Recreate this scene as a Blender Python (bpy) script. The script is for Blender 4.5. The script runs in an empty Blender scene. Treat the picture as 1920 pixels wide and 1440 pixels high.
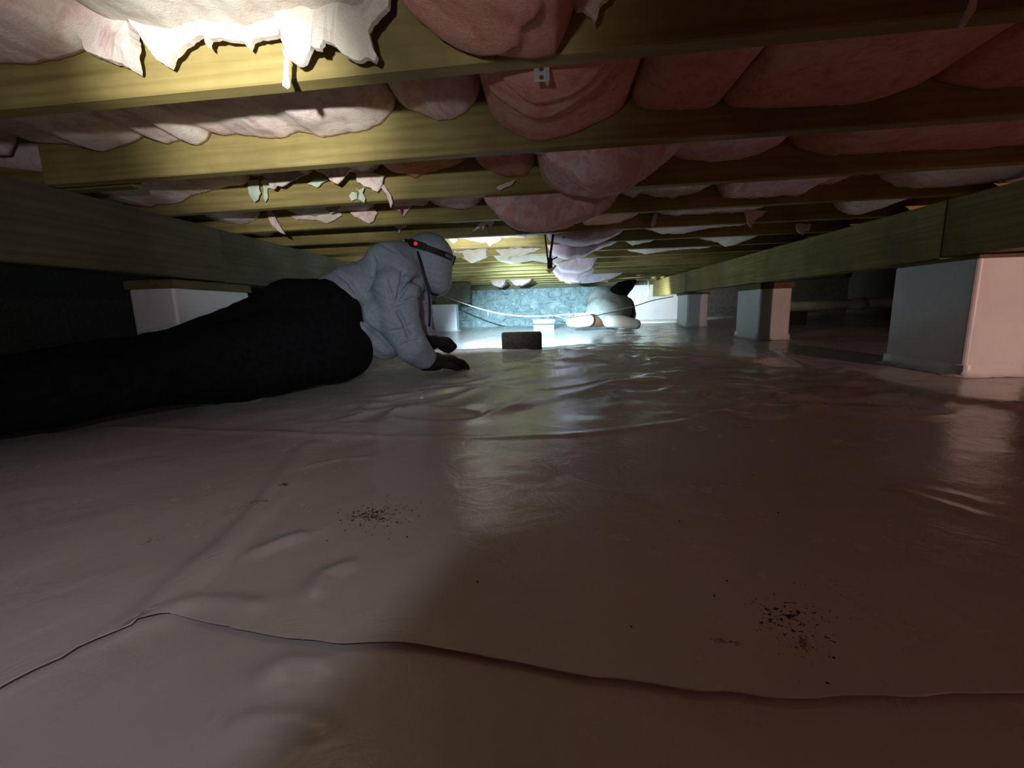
import bpy, bmesh, math, random
import numpy as np
from mathutils import Vector, Matrix, noise as mnoise

random.seed(7)
rng = np.random.default_rng(7)
scene = bpy.context.scene
col = scene.collection

# ------------------------------------------------------------------ camera
F, YAW, PIT, ROL, CZ = 802.83, -.0775, .1672, -.0282, .358      # pixels on a 1920x1440 frame, radians, metres

def ray(px, py):
    X, U, d = (px - 960) / F, (720 - py) / F, 1.
    cr, sr = math.cos(ROL), math.sin(ROL)
    x = X * cr - U * sr; u = X * sr + U * cr
    cp, sp = math.cos(PIT), math.sin(PIT)
    y = d * cp + u * sp; z = -d * sp + u * cp
    cy, sy = math.cos(YAW), math.sin(YAW)
    return Vector((x * cy + y * sy, -x * sy + y * cy, z))

CAM = Vector((0, 0, CZ))
GX, GY = .0057, .0201                                            # the ground rises gently away from the camera
def atZ(px, py, z): r = ray(px, py); return CAM + r * ((z - CZ) / (r.z - GX * r.x - GY * r.y))
def atY(px, py, Y): r = ray(px, py); return CAM + r * (Y / r.y)
def atX(px, py, X): r = ray(px, py); return CAM + r * (X / r.x)

cam_data = bpy.data.cameras.new('camera')
cam_data.sensor_width = 36; cam_data.lens = F * 36 / 1920
cam_data.clip_start = .01
cam = bpy.data.objects.new('camera', cam_data); col.objects.link(cam)
fwd = ray(960, 720).normalized()
right = (ray(1960, 720) - ray(960, 720)).normalized()
up = (ray(960, -280) - ray(960, 720)).normalized()
cam.matrix_world = Matrix(((right.x, up.x, -fwd.x, 0), (right.y, up.y, -fwd.y, 0), (right.z, up.z, -fwd.z, CZ), (0, 0, 0, 1)))
scene.camera = cam

# ------------------------------------------------------------------ light
vs = scene.view_settings
vs.view_transform = 'Standard'; vs.look = 'None'; vs.gamma = 1; vs.use_curve_mapping = False
vs.exposure = 0.0
world = bpy.data.worlds.new('world'); scene.world = world; world.use_nodes = True
wb = world.node_tree.nodes['Background']
wb.inputs[0].default_value = (.9, .62, .52, 1); wb.inputs[1].default_value = .004

def spot(name, loc, target, watts, color, half, blend, radius):
    l = bpy.data.lights.new(name, 'SPOT')
    l.energy = watts; l.color = color; l.spot_size = 2 * math.radians(half); l.spot_blend = blend; l.shadow_soft_size = radius
    o = bpy.data.objects.new(name, l); col.objects.link(o)
    o.location = loc
    o.rotation_euler = (Vector(target) - Vector(loc)).to_track_quat('-Z', 'Y').to_euler()
    return o

# the photographer's headlamp: a hot centre on the joists to the upper left and a wide spill
HL = Vector((-.17, -.05, .50))
spot('headlamp_beam', HL, atY(470, 195, .95), 120, (1, .97, .92), 15.5, 1.0, .012)
spot('headlamp_flood', HL, atY(690, 540, 2.0), 29, (.82, .94, 1), 24, 1.0, .012)
spot('headlamp_glow', HL, HL + Vector((-.80, .4255, .4226)), 11, (.98, .97, .96), 85, 1.0, .02)
spot('headlamp_spill', HL, HL + Vector((-.874, .465, .14)), 2.8, (.90, .93, 1), 79, .14, .02)
# the worker's own headlamp, shining on the far end
HW = atY(868, 497, 2.42)
spot('worker_lamp_beam', HW, atY(975, 628, 4.4), 2900, (.60, .89, 1), 22, .8, .012)
spot('worker_lamp_spill', HW, atY(950, 560, 6.0), 26, (.86, .96, 1), 60, .5, .012)
# the second worker's lamp, turned to the white end of the far wall
spot('second_worker_lamp', atY(1200, 577, 5.9), atY(1235, 575, 6.9), 60, (.80, .95, 1), 60, .6, .012)
# a warm work lamp standing behind the photographer on the right
wl = bpy.data.lights.new('work_lamp', 'POINT'); wl.energy = 23; wl.color = (1, .43, .35); wl.shadow_soft_size = .015
wo = bpy.data.objects.new('work_lamp', wl); col.objects.link(wo); wo.location = (2.26, -.62, .485)
spot('work_lamp_beam', (2.26, -.60, .485), (1.86, 2.6, .27), 105, (1, .62, .48), 17, .6, .015)

# ------------------------------------------------------------------ helpers
def lattice(n, seed):
    return np.random.default_rng(seed).random(n)
_T = {s: np.random.default_rng(s).random((64, 64)) for s in range(12)}
def vn(x, y, s=0):
    """smooth value noise in -1..1"""
    x = np.asarray(x, float); y = np.asarray(y, float)
    xi = np.floor(x).astype(int); yi = np.floor(y).astype(int)
    fx = x - xi; fy = y - yi
    fx = fx * fx * (3 - 2 * fx); fy = fy * fy * (3 - 2 * fy)
    t = _T[s % 12]
    a = t[xi % 64, yi % 64]; b = t[(xi + 1) % 64, yi % 64]; c = t[xi % 64, (yi + 1) % 64]; d = t[(xi + 1) % 64, (yi + 1) % 64]
    return 2 * ((a * (1 - fx) + b * fx) * (1 - fy) + (c * (1 - fx) + d * fx) * fy) - 1
def fbm(x, y, o=4, s=0):
    r = 0; a = 1; t = 0
    for k in range(o):
        r = r + a * vn(x * 2 ** k + 13.7 * k, y * 2 ** k + 7.1 * k, s + k); t += a; a *= .5
    return r / t
def smooth(a, b, x):
    t = np.clip((np.asarray(x, float) - a) / (b - a), 0, 1); return t * t * (3 - 2 * t)

def link(name, me, mat=None, parent=None, smooth_shade=False):
    o = bpy.data.objects.new(name, me); col.objects.link(o)
    if mat is not None: me.materials.append(mat)
    if parent is not None: o.parent = parent
    if smooth_shade: me.polygons.foreach_set('use_smooth', [True] * len(me.polygons))
    return o
def tag(o, label=None, cat=None, group=None, kind=None):
    if label: o['label'] = label
    if cat: o['category'] = cat
    if group: o['group'] = group
    if kind: o['kind'] = kind
    return o
def empty(name, loc=(0, 0, 0)):
    o = bpy.data.objects.new(name, None); col.objects.link(o); o.location = loc; o.empty_display_size = .05
    return o
def child(o, parent):
    """parent keeping world coordinates of the mesh (parents only translate)"""
    o.parent = parent
    o.matrix_parent_inverse = Matrix.Translation(-Vector(parent.location))
    return o
def mesh_from(verts, faces):
    me = bpy.data.meshes.new('m'); me.from_pydata([tuple(v) for v in verts], [], faces); me.validate(); me.update()
    bm = bmesh.new(); bm.from_mesh(me); bmesh.ops.recalc_face_normals(bm, faces=bm.faces); bm.to_mesh(me); bm.free()
    return me
def grid_mesh(P):
    """P: (n, m, 3) array"""
    n, m = P.shape[:2]
    me = bpy.data.meshes.new('m')
    idx = np.arange(n * m).reshape(n, m)
    q = np.stack([idx[:-1, :-1], idx[1:, :-1], idx[1:, 1:], idx[:-1, 1:]], -1).reshape(-1, 4)
    me.from_pydata(P.reshape(-1, 3).tolist(), [], q.tolist()); me.update()
    return me
def box_mesh(x0, x1, y0, y1, z0, z1, bev=.0, seg=2):
    bm = bmesh.new(); bmesh.ops.create_cube(bm, size=1)
    for v in bm.verts:
        v.co = Vector(((x0 + x1) / 2 + v.co.x * (x1 - x0), (y0 + y1) / 2 + v.co.y * (y1 - y0), (z0 + z1) / 2 + v.co.z * (z1 - z0)))
    if bev: bmesh.ops.bevel(bm, geom=bm.edges[:], offset=bev, segments=seg, affect='EDGES', profile=.5)
    me = bpy.data.meshes.new('m'); bm.to_mesh(me); bm.free(); return me
def tube_mesh(pts, r, n=8, radii=None):
    pts = [Vector(p) for p in pts]; V = []; Fc = []
    up0 = None
    for i, p in enumerate(pts):
        t = (pts[min(i + 1, len(pts) - 1)] - pts[max(i - 1, 0)]).normalized()
        if up0 is None:
            up0 = Vector((0, 0, 1)) if abs(t.z) < .9 else Vector((0, 1, 0))
        a = t.cross(up0).normalized(); b = a.cross(t).normalized(); up0 = b
        rr = radii[i] if radii else r
        for k in range(n):
            an = 2 * math.pi * k / n; V.append(p + a * (rr * math.cos(an)) + b * (rr * math.sin(an)))
    for i in range(len(pts) - 1):
        for k in range(n):
            Fc.append((i * n + k, i * n + (k + 1) % n, (i + 1) * n + (k + 1) % n, (i + 1) * n + k))
    Fc.append(tuple(range(n))); Fc.append(tuple(range((len(pts) - 1) * n, len(pts) * n)))
    return mesh_from(V, Fc)
def spline(pts, n=8):
    """Catmull-Rom through points"""
    pts = [Vector(p) for p in pts]; P = [pts[0] * 2 - pts[1]] + pts + [pts[-1] * 2 - pts[-2]]
    out = []
    for i in range(1, len(P) - 2):
        for k in range(n):
            t = k / n
            out.append(.5 * ((2 * P[i]) + (P[i + 1] - P[i - 1]) * t + (2 * P[i - 1] - 5 * P[i] + 4 * P[i + 1] - P[i + 2]) * t * t + (3 * P[i] - P[i - 1] - 3 * P[i + 1] + P[i + 2]) * t ** 3))
    out.append(pts[-1]); return out

# ------------------------------------------------------------------ materials
class NT:
    def __init__(s, name, rough=.6, spec=.5):
        s.m = bpy.data.materials.new(name); s.m.use_nodes = True
        s.t = s.m.node_tree; s.b = s.t.nodes['Principled BSDF']
        s.b.inputs['Roughness'].default_value = rough
        s.b.inputs['Specular IOR Level'].default_value = spec
    def n(s, kind, **kw):
        nd = s.t.nodes.new(kind)
        for k, v in kw.items():
            if hasattr(nd, k): setattr(nd, k, v)
            else: nd.inputs[k].default_value = v
        return nd
    def l(s, a, b): s.t.links.new(a, b)
    def coords(s, scale=(1, 1, 1), rot=(0, 0, 0), loc=(0, 0, 0), kind='Object'):
        c = s.n('ShaderNodeTexCoord'); m = s.n('ShaderNodeMapping')
        m.inputs['Scale'].default_value = scale; m.inputs['Rotation'].default_value = rot; m.inputs['Location'].default_value = loc
        s.l(c.outputs[kind], m.inputs[0]); return m.outputs[0]
    def noise(s, vec, scale, detail=4, rough=.55, dist=0):
        nd = s.n('ShaderNodeTexNoise'); nd.inputs['Scale'].default_value = scale; nd.inputs['Detail'].default_value = detail
        nd.inputs['Roughness'].default_value = rough; nd.inputs['Distortion'].default_value = dist
        s.l(vec, nd.inputs['Vector']); return nd.outputs['Fac']
    def ramp(s, fac, stops):
        nd = s.n('ShaderNodeValToRGB'); e = nd.color_ramp.elements
        while len(e) < len(stops): e.new(.5)
        for el, (p, c) in zip(e, stops): el.position = p; el.color = (*c, 1) if len(c) == 3 else c
        s.l(fac, nd.inputs[0]); return nd.outputs[0]
    def mix(s, fac, a, b, blend='MIX'):
        nd = s.n('ShaderNodeMix', data_type='RGBA', blend_type=blend)
        for sock, v in ((nd.inputs[0], fac), (nd.inputs[6], a), (nd.inputs[7], b)):
            if hasattr(v, 'is_linked') or isinstance(v, bpy.types.NodeSocket): s.l(v, sock)
            else: sock.default_value = v if isinstance(v, float) else (*v, 1)
        return nd.outputs[2]
    def math(s, op, a, b=0.):
        nd = s.n('ShaderNodeMath', operation=op)
        for sock, v in zip(nd.inputs, (a, b)):
            if isinstance(v, bpy.types.NodeSocket): s.l(v, sock)
            else: sock.default_value = v
        return nd.outputs[0]
    def color(s, v):
        if isinstance(v, bpy.types.NodeSocket): s.l(v, s.b.inputs['Base Color'])
        else: s.b.inputs['Base Color'].default_value = (*v, 1)
    def bump(s, h, strength=.3, dist=.01):
        nd = s.n('ShaderNodeBump'); nd.inputs['Strength'].default_value = strength; nd.inputs['Distance'].default_value = dist
        s.l(h, nd.inputs['Height']); s.l(nd.outputs[0], s.b.inputs['Normal'])

def plain(name, c, rough=.6, spec=.4, metallic=0., nscale=30, var=.25, bump=.1, bd=.003):
    t = NT(name, rough, spec); v = t.coords()
    f = t.noise(v, nscale, 5)
    t.color(t.ramp(f, [(.3, tuple(k * (1 - var) for k in c)), (.7, tuple(min(1, k * (1 + var)) for k in c))]))
    t.b.inputs['Metallic'].default_value = metallic
    if bump: t.bump(f, bump, bd)
    return t.m

def wood(name, axis, dark, mid, light, rough=.72):
    t = NT(name, rough, .25)
    sc = [22, 22, 22]; sc[axis] = 1.1
    oi = t.n('ShaderNodeObjectInfo')
    c = t.n('ShaderNodeTexCoord'); ad = t.n('ShaderNodeVectorMath', operation='ADD')
    sh = t.n('ShaderNodeVectorMath', operation='SCALE'); sh.inputs[0].default_value = (7, 7, 7)
    t.l(oi.outputs['Random'], sh.inputs['Scale'])
    t.l(c.outputs['Object'], ad.inputs[0]); t.l(sh.outputs[0], ad.inputs[1])
    mp = t.n('ShaderNodeMapping'); mp.inputs['Scale'].default_value = sc; t.l(ad.outputs[0], mp.inputs[0])
    f = t.noise(mp.outputs[0], 1.6, 6, .6, .6)
    w = t.n('ShaderNodeTexWave', wave_type='BANDS', bands_direction='Z'); w.inputs['Scale'].default_value = .55; w.inputs['Distortion'].default_value = 9
    w.inputs['Detail'].default_value = 3; t.l(mp.outputs[0], w.inputs[0])
    g = t.math('ADD', t.math('MULTIPLY', f, .86), t.math('MULTIPLY', w.outputs[1], .14))
    base = t.ramp(g, [(.25, dark), (.5, mid), (.75, light)])
    blot = t.noise(ad.outputs[0], 2.3, 5, .6)
    base = t.mix(t.ramp(blot, [(.42, (0, 0, 0)), (.68, (1, 1, 1))]), base, tuple(k * .55 for k in mid))
    vo = t.n('ShaderNodeTexVoronoi'); vo.inputs['Scale'].default_value = 2.2
    m2 = t.n('ShaderNodeMapping'); s2 = [1.6, 1.6, 1.6]; s2[axis] = .8; m2.inputs['Scale'].default_value = s2; t.l(ad.outputs[0], m2.inputs[0]); t.l(m2.outputs[0], vo.inputs[0])
    base = t.mix(t.ramp(vo.outputs['Distance'], [(.03, (1, 1, 1)), (.07, (0, 0, 0))]), base, tuple(k * .35 for k in dark))
    t.color(base); t.bump(g, .25, .003)
    return t.m

M_JOIST = wood('joist_pine', 0, (.19, .145, .042), (.30, .24, .085), (.38, .31, .125))
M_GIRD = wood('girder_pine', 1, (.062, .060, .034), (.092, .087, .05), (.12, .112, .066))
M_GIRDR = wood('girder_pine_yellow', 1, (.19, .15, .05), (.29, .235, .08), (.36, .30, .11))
M_SUB = wood('subfloor_ply', 0, (.12, .07, .03), (.2, .13, .06), (.25, .17, .09))
M_PLATE = wood('shim_board', 1, (.09, .07, .03), (.15, .115, .05), (.19, .15, .07))

def insulation(name, pink, pale, lo, hi, scale=7):
    t = NT(name, .95, .1); v = t.coords()
    big = t.noise(v, scale, 4, .6, .7)
    fib = t.noise(t.coords((1, 2.6, 3.2)), 95, 6, .7, 1.2)
    mid = t.noise(v, 24, 5, .62, .5)
    f = t.math('ADD', t.math('MULTIPLY', big, .65), t.math('MULTIPLY', mid, .35))
    c = t.ramp(f, [(lo, pink), (hi, pale)])
    c = t.mix(t.ramp(fib, [(.35, (0, 0, 0)), (.72, (.55, .55, .55))]), c, tuple(min(1, k * 1.12) for k in pale))
    c = t.mix(t.ramp(mid, [(.28, (.5, .5, .5)), (.48, (0, 0, 0))]), c, tuple(k * .62 for k in pink))
    t.color(c)
    h = t.math('ADD', t.math('MULTIPLY', fib, .45), mid)
    t.bump(h, .6, .010)
    t.b.inputs['Sheen Weight'].default_value = .25
    return t.m
M_PINK = insulation('pink_fibreglass', (.60, .18, .11), (.78, .46, .37), .42, .78)
M_PALE = insulation('pale_fibreglass', (.72, .40, .37), (.80, .70, .62), .32, .55)
M_STREAK = insulation('streaked_fibreglass', (.55, .17, .17), (.82, .66, .66), .42, .56, 11)
def streaked():
    t = NT('fringed_fibreglass', .95, .1); v = t.coords((3.2, 1.4, 2.6))
    n1 = t.noise(v, 4.2, 6, .62, 1.0); fib = t.noise(t.coords((1, 2.6, 3.2)), 95, 6, .7, 1.2)
    rid = t.math('ABSOLUTE', t.math('SUBTRACT', n1, .5))
    w = t.ramp(rid, [(.0, (.72, .72, .72)), (.03, (.5, .5, .5)), (.09, (.08, .08, .08))])
    c = t.mix(t.noise(v, 3, 3), (.72, .25, .22), (.82, .48, .45))
    c = t.mix(w, c, (.92, .82, .84))
    c = t.mix(t.ramp(fib, [(.4, (0, 0, 0)), (.75, (.4, .4, .4))]), c, (.85, .72, .72))
    t.color(c); t.bump(t.math('ADD', t.math('MULTIPLY', fib, .5), t.math('MULTIPLY', w, .6)), .6, .010)
    t.b.inputs['Sheen Weight'].default_value = .25
    return t.m
M_STREAK = streaked()
M_VIOLET = insulation('violet_fibreglass', (.60, .46, .55), (.78, .70, .80), .35, .62, 14)
M_DULL = insulation('dull_fibreglass', (.30, .19, .19), (.40, .30, .29), .35, .65)
M_CREAM = insulation('torn_facing', (.52, .38, .32), (.58, .55, .46), .30, .55)
M_GREEN = insulation('green_facing', (.42, .50, .36), (.62, .72, .56), .3, .6)

# vapour barrier plastic with dirt of its own shape
def liner_material():
    t = NT('white_poly_liner', .34, .5)
    v = t.coords()
    f = t.noise(v, 2.2, 4)
    c = t.ramp(f, [(.3, (.48, .445, .44)), (.7, (.575, .535, .53))])
    grime = t.noise(v, 9, 7, .7)
    c = t.mix(t.ramp(grime, [(.52, (0, 0, 0)), (.8, (.35, .35, .35))]), c, (.32, .27, .22))
    spk = t.noise(v, 170, 3, .6)
    def stain(px, py, rx, ry, lo, hi, colr, cur, fine):
        p = atZ(px, py, .0)
        nv = t.coords((1 / rx, 1 / ry, 0), loc=(-p.x / rx, -p.y / ry, 0))
        ln = t.n('ShaderNodeVectorMath', operation='LENGTH'); t.l(nv, ln.inputs[0])
        m = t.math('SUBTRACT', 1., ln.outputs['Value'])
        m = t.math('MAXIMUM', m, 0.)
        k = t.math('ADD', fine, t.math('MULTIPLY', m, .30))
        k = t.math('MULTIPLY', k, t.math('GREATER_THAN', m, 0.001))
        return t.mix(t.ramp(k, [(lo, (0, 0, 0)), (hi, (1, 1, 1))]), cur, colr)
    med = t.noise(v, 60, 6, .75)
    dk = (.05, .035, .028)
    c = stain(700, 962, .10, .07, .76, .80, dk, c, spk)
    c = stain(1510, 1200, .035, .05, .72, .86, dk, c, med)
    c = stain(1480, 1150, .10, .09, .80, .84, dk, c, spk)
    c = stain(1362, 1196, .025, .012, .70, .80, dk, c, med)
    c = stain(285, 1005, .07, .03, .74, .9, (.16, .13, .10), c, med)
    c = stain(536, 908, .016, .016, .62, .70, (.10, .065, .02), c, med)
    c = stain(470, 940, .05, .018, .70, .82, (.12, .08, .03), c, med)
    t.color(c)
    fine = t.noise(t.coords((1, 1, 1)), 14, 6, .6, .8)
    t.bump(fine, .16, .012)
    t.l(t.ramp(grime, [(.4, (.17, .17, .17)), (.75, (.34, .34, .34))]), t.b.inputs['Roughness'])
    return t.m
M_LINER = liner_material()

def wrapped(name, c, rough=.4):
    t = NT(name, rough, .5); v = t.coords()
    f = t.noise(v, 5, 5)
    t.color(t.ramp(f, [(.3, tuple(k * .88 for k in c)), (.7, c)]))
    t.bump(t.noise(t.coords((1, 1, .4)), 9, 5, .6, 1.), .25, .012)
    return t.m
M_WRAP = wrapped('white_pier_wrap', (.66, .68, .72))
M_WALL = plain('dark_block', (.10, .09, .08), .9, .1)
def foil():
    t = NT('shiny_wall_liner', .13, .8); v = t.coords()
    w = t.noise(v, 5.5, 6, .6, 1.6)
    t.color(t.ramp(w, [(.3, (.15, .21, .23)), (.7, (.24, .31, .33))]))
    t.bump(w, 1., .09)
    return t.m
M_FOIL = foil()
M_WHITEWALL = wrapped('white_wall_liner', (.70, .74, .76), .45)
M_GALV = plain('galvanised_steel', (.42, .45, .43), .5, .5, .25)
M_BLACKMETAL = plain('black_steel', (.03, .03, .033), .5, .4, .3)
M_TAG = plain('pale_tag', (.92, .90, .62), .7)
M_CABLE = plain('white_cable', (.72, .69, .60), .5)
M_PIPE = plain('grey_pipe', (.30, .37, .35), .45, .5, 0, 8, .15)
M_DRAIN = plain('drain_pipe', (.30, .36, .27), .5, .4, 0, 5, .3)
M_BLOCK = plain('dark_concrete', (.030, .024, .019), .9, .12, 0, 60, .4, .3)
M_BLOCKB = plain('blue_grey_foam', (.24, .31, .40), .6)
M_TROUS = plain('black_trousers', (.006, .006, .0075), .9, .12, 0, 40, .4, .3, .003)
M_SHIRT = plain('grey_blue_sweatshirt', (.29, .34, .41), .9, .15, 0, 90, .12, .25, .002)
M_HOOD = plain('grey_hood', (.29, .33, .385), .9, .15, 0, 90, .12, .25, .002)
M_GLOVE = plain('black_glove', (.022, .015, .015), .8, .2)
M_SKIN = plain('skin', (.35, .2, .14), .6, .4, 0, 30, .1)
M_SKIND = plain('dark_skin', (.10, .055, .03), .6, .4, 0, 30, .1)
M_BAND = plain('black_elastic', (.012, .012, .013), .7)
M_MASK = plain('dark_mask', (.02, .02, .022), .6)
M_GREYTOP = plain('dull_grey_cloth', (.27, .29, .28), .9, .1, 0, 12, .2)
M_SHOE = plain('white_cover', (.78, .76, .68), .7, .3, 0, 10, .08)
M_HAIR = plain('dark_hair', (.03, .022, .018), .7)
M_STRIPE = plain('grey_print', (.16, .17, .18), .6)
red = NT('red_led'); red.color((.4, .01, .02)); red.b.inputs['Emission Color'].default_value = (1, .03, .06, 1); red.b.inputs['Emission Strength'].default_value = .55
M_RED = red.m
led = NT('white_led'); led.color((.8, .9, 1)); led.b.inputs['Emission Color'].default_value = (.75, .92, 1, 1); led.b.inputs['Emission Strength'].default_value = 8
M_LED = led.m

# ------------------------------------------------------------------ structure: the frame of the place
H0, KX, KY = .770, 0., 0.
def ceil_z(X, Y): return H0 + KX * X + KY * Y           # the plane of the joists' undersides
Y0, SP, SK = .8218, .406, -.0405                         # first joist, spacing, skew
JH, JT = .184, .038
XL, XR, GH = -1.484, 1.696, .240
def jback(n, X): return Y0 + (n - 1) * SP + SK * X
def jfront(n, X): return jback(n, X) - JT
NJ = 16
YW = 6.98

# floor
def px_floor(pts, z=0.): return np.array([[*atZ(x, y, z)[:2]] for x, y in pts])
def pdist(X, Y, pl):
    d = np.full(X.shape, 9.)
    for a, b in zip(pl[:-1], pl[1:]):
        v = b - a; L = (v ** 2).sum()
        t = np.clip(((X - a[0]) * v[0] + (Y - a[1]) * v[1]) / L, 0, 1)
        d = np.minimum(d, np.hypot(X - a[0] - t * v[0], Y - a[1] - t * v[1]))
    return d
RIDGES = [  # pixel polyline, height, width
    ([(262, 1148), (330, 1085), (420, 1010), (490, 940), (540, 870), (580, 828)], .005, .018),
    ([(330, 1125), (400, 1050), (470, 985), (530, 930), (560, 870), (595, 830)], .0035, .014),
    ([(320, 1138), (360, 1122), (420, 1120), (470, 1128)], .005, .016),
    ([(200, 800), (350, 803), (520, 806), (600, 812), (720, 816), (900, 818), (1080, 812)], .0035, .016),
    ([(1080, 812), (1250, 792), (1400, 765), (1480, 742)], .003, .02),
    ([(480, 1030), (530, 1010), (560, 1000)], .006, .012),
    ([(590, 1100), (610, 1070), (650, 1055)], .007, .014),
    ([(500, 1245), (540, 1225), (600, 1230)], .006, .014),
    ([(455, 1335), (540, 1330), (600, 1345)], .005, .012),
    ([(580, 870), (640, 858), (690, 856)], .003, .008),
    ([(1700, 905), (1800, 925), (1870, 945)], .004, .012),
    ([(1690, 915), (1780, 942), (1850, 965)], .004, .012),
    ([(720, 770), (800, 762), (900, 770)], .004, .012),
    ([(1560, 690), (1650, 720), (1760, 745), (1900, 760)], .022, .05),
    ([(1450, 660), (1540, 700), (1600, 720)], .016, .04),
    ([(1500, 745), (1600, 752), (1700, 756)], .008, .02),
]
RP = [(px_floor(p), h, w) for p, h, w in RIDGES]
def floor_z(X, Y):
    X = np.asarray(X, float); Y = np.asarray(Y, float)
    edge = 2.95 + .45 * smooth(-.1, .8, X) - .05 * X
    side = smooth(1.5, .7, X) * smooth(-1.9, -1.2, X)
    hump = .055 * np.where(Y < edge, np.exp(-((Y - edge) / .75) ** 2), np.exp(-((Y - edge) / .28) ** 2)) * side
    z = -.006 + GX * X + GY * Y + hump - .03 * smooth(3.1, 3.7, Y) * smooth(1.5, .9, X) + .03 * smooth(5.0, 6.0, Y)
    z = z + .03 * smooth(1.9, 2.6, X) * fbm(X * 1.7, Y * 1.7, 3, 5) + .02 * smooth(1.95, 2.6, X)
    z = z + .005 * fbm(X * 2.3, Y * 2.3, 3, 1)
    # drawn folds in the slack plastic
    wz = smooth(-1.2, -.2, X) * smooth(1.6, 1.0, X) * smooth(1.1, 1.5, Y) * smooth(3.4, 2.4, Y)
    far = smooth(3.3, 3.8, Y)
    wa = fbm(X * 2.1, Y * 2.1, 2, 8); wb_ = fbm(X * 1.3 + 9, Y * 1.7, 2, 9)
    wr = 1 - np.abs(fbm(X * 2.6 + 1.5 * wa, Y * 5.2 - 1.6 * X + 2.2 * wb_, 2, 3)) * 2.4
    wr = np.maximum(wr, -.2) * smooth(-.35, .35, wa) + .8 * np.maximum(0, 1 - np.abs(fbm(X * 3.1 - 1.2 * Y, Y * 8 + 1.9 * X + 2 * wa, 2, 7)) * 3.2) * smooth(.3, -.3, wb_)
    z = z + (.014 * wz + .0010 + .004 * far) * wr
    lf = smooth(.2, -.5, X) * smooth(2.3, 1.2, Y)
    z = z + .0025 * lf * fbm(X * 5 - Y * 6, X * 2.2 + Y * 1.0, 3, 4)
    for pl, h, w in RP:
        z = z + h * np.exp(-(pdist(X, Y, pl) / w) ** 2)
    return z
def fz(x, y): return float(floor_z(np.array([x]), np.array([y]))[0])

xs = np.sinh(np.linspace(-3.2, 3.2, 300)) / np.sinh(3.2) * 4.6
ys = np.concatenate([np.linspace(-2.2, .15, 24)[:-1], .15 + (np.exp(np.linspace(0, 3.0, 260)) - 1) / (math.exp(3) - 1) * (YW - .1)])
gx, gy = np.meshgrid(xs, ys, indexing='ij')
fl = link('floor', grid_mesh(np.stack([gx, gy, floor_z(gx, gy) - .007], -1)), M_LINER, None, True)
tag(fl, 'white plastic vapour barrier laid over the crawl space ground', None, None, 'structure')
# the upper sheet, lapped over the lower one along a wavering edge
SEAM = px_floor([(-500, 1500), (-120, 1340), (0, 1280), (130, 1212), (260, 1152), (320, 1142), (430, 1167), (560, 1193), (660, 1199), (760, 1197), (900, 1225), (1100, 1262), (1300, 1288), (1500, 1300), (1700, 1294), (1990, 1282), (2600, 1250)])
SEAM = np.vstack([[-4.6, .30], SEAM[(np.argsort(SEAM[:, 0]))], [4.6, .5]])
xs2 = np.sort(np.concatenate([np.sinh(np.linspace(-3.2, 3.2, 360)) / np.sinh(3.2) * 4.6, SEAM[2:-2, 0]]))
sy = np.interp(xs2, SEAM[:, 0], SEAM[:, 1])
sy = np.convolve(np.pad(sy, 3, 'edge'), np.ones(7) / 7, 'valid') + .002 * vn(xs2 * 30, xs2 * 0, 2)
v = (np.exp(np.linspace(0, 3.3, 330)) - 1) / (math.exp(3.3) - 1)
gx = np.repeat(xs2[:, None], len(v), 1); gy = sy[:, None] + v[None] * (YW + .02 - sy[:, None])
lift = .0008 * np.exp(-((gy - sy[:, None]) / .012) ** 2) * (.4 + .6 * smooth(-.2, .5, vn(gx * 3.1, gx * 0, 6)))
P = np.stack([gx, gy, floor_z(gx, gy) + lift], -1)
edge_lo = P[:, :1].copy(); edge_lo[..., 2] -= .0022; edge_lo[..., 1] += .004
sh = child(link('liner_sheet', grid_mesh(np.concatenate([edge_lo, P], 1)), M_LINER, None, True), fl)
tag(sh, 'upper sheet of white plastic lapped over the one in front')

# walls
def wall(name, m, mat, label): return tag(link(name, m, mat), label, None, None, 'structure')
wall('wall_back', box_mesh(-4.7, 1.15, YW, YW + .2, -.3, .94), M_FOIL, 'far crawl space wall under crinkled shiny plastic')
wbk = bpy.data.objects['wall_back']
wx, wz_ = np.meshgrid(np.linspace(-2.6, 1.16, 240), np.linspace(-.1, .8, 60), indexing='ij')
wq = fbm(wx * 5, wz_ * 6, 2, 3)
wd = .030 * (1 - 2 * np.abs(fbm(wx * 4.5 + wq, wz_ * 7 + 1.5 * wq, 3, 4))) + .010 * np.abs(vn(wx * 16 + 3 * wq, wz_ * 19, 5)) + .003 * vn(wx * 34, wz_ * 38, 2)
wl_ = child(link('plastic_sheet', grid_mesh(np.stack([wx, YW - .012 - wd, wz_], -1)), M_FOIL), wbk); tag(wl_, 'crinkled shiny plastic sheet')
wall('wall_back_right', box_mesh(1.15, 2.15, YW - .02, YW + .2, -.3, .94), M_WHITEWALL, 'far wall stretch under smooth white plastic')
wall('wall_back_corner', box_mesh(2.15, 4.7, YW, YW + .2, -.3, .94), M_WALL, 'dark bare block end of the far wall behind the drain pipe')
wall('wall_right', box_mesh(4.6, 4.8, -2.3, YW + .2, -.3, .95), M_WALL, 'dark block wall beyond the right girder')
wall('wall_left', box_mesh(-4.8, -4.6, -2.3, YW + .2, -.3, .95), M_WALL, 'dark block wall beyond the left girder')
wall('wall_front', box_mesh(-4.8, 4.8, -2.4, -2.2, -.3, .95), M_WALL, 'dark block wall at the near end')
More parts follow.
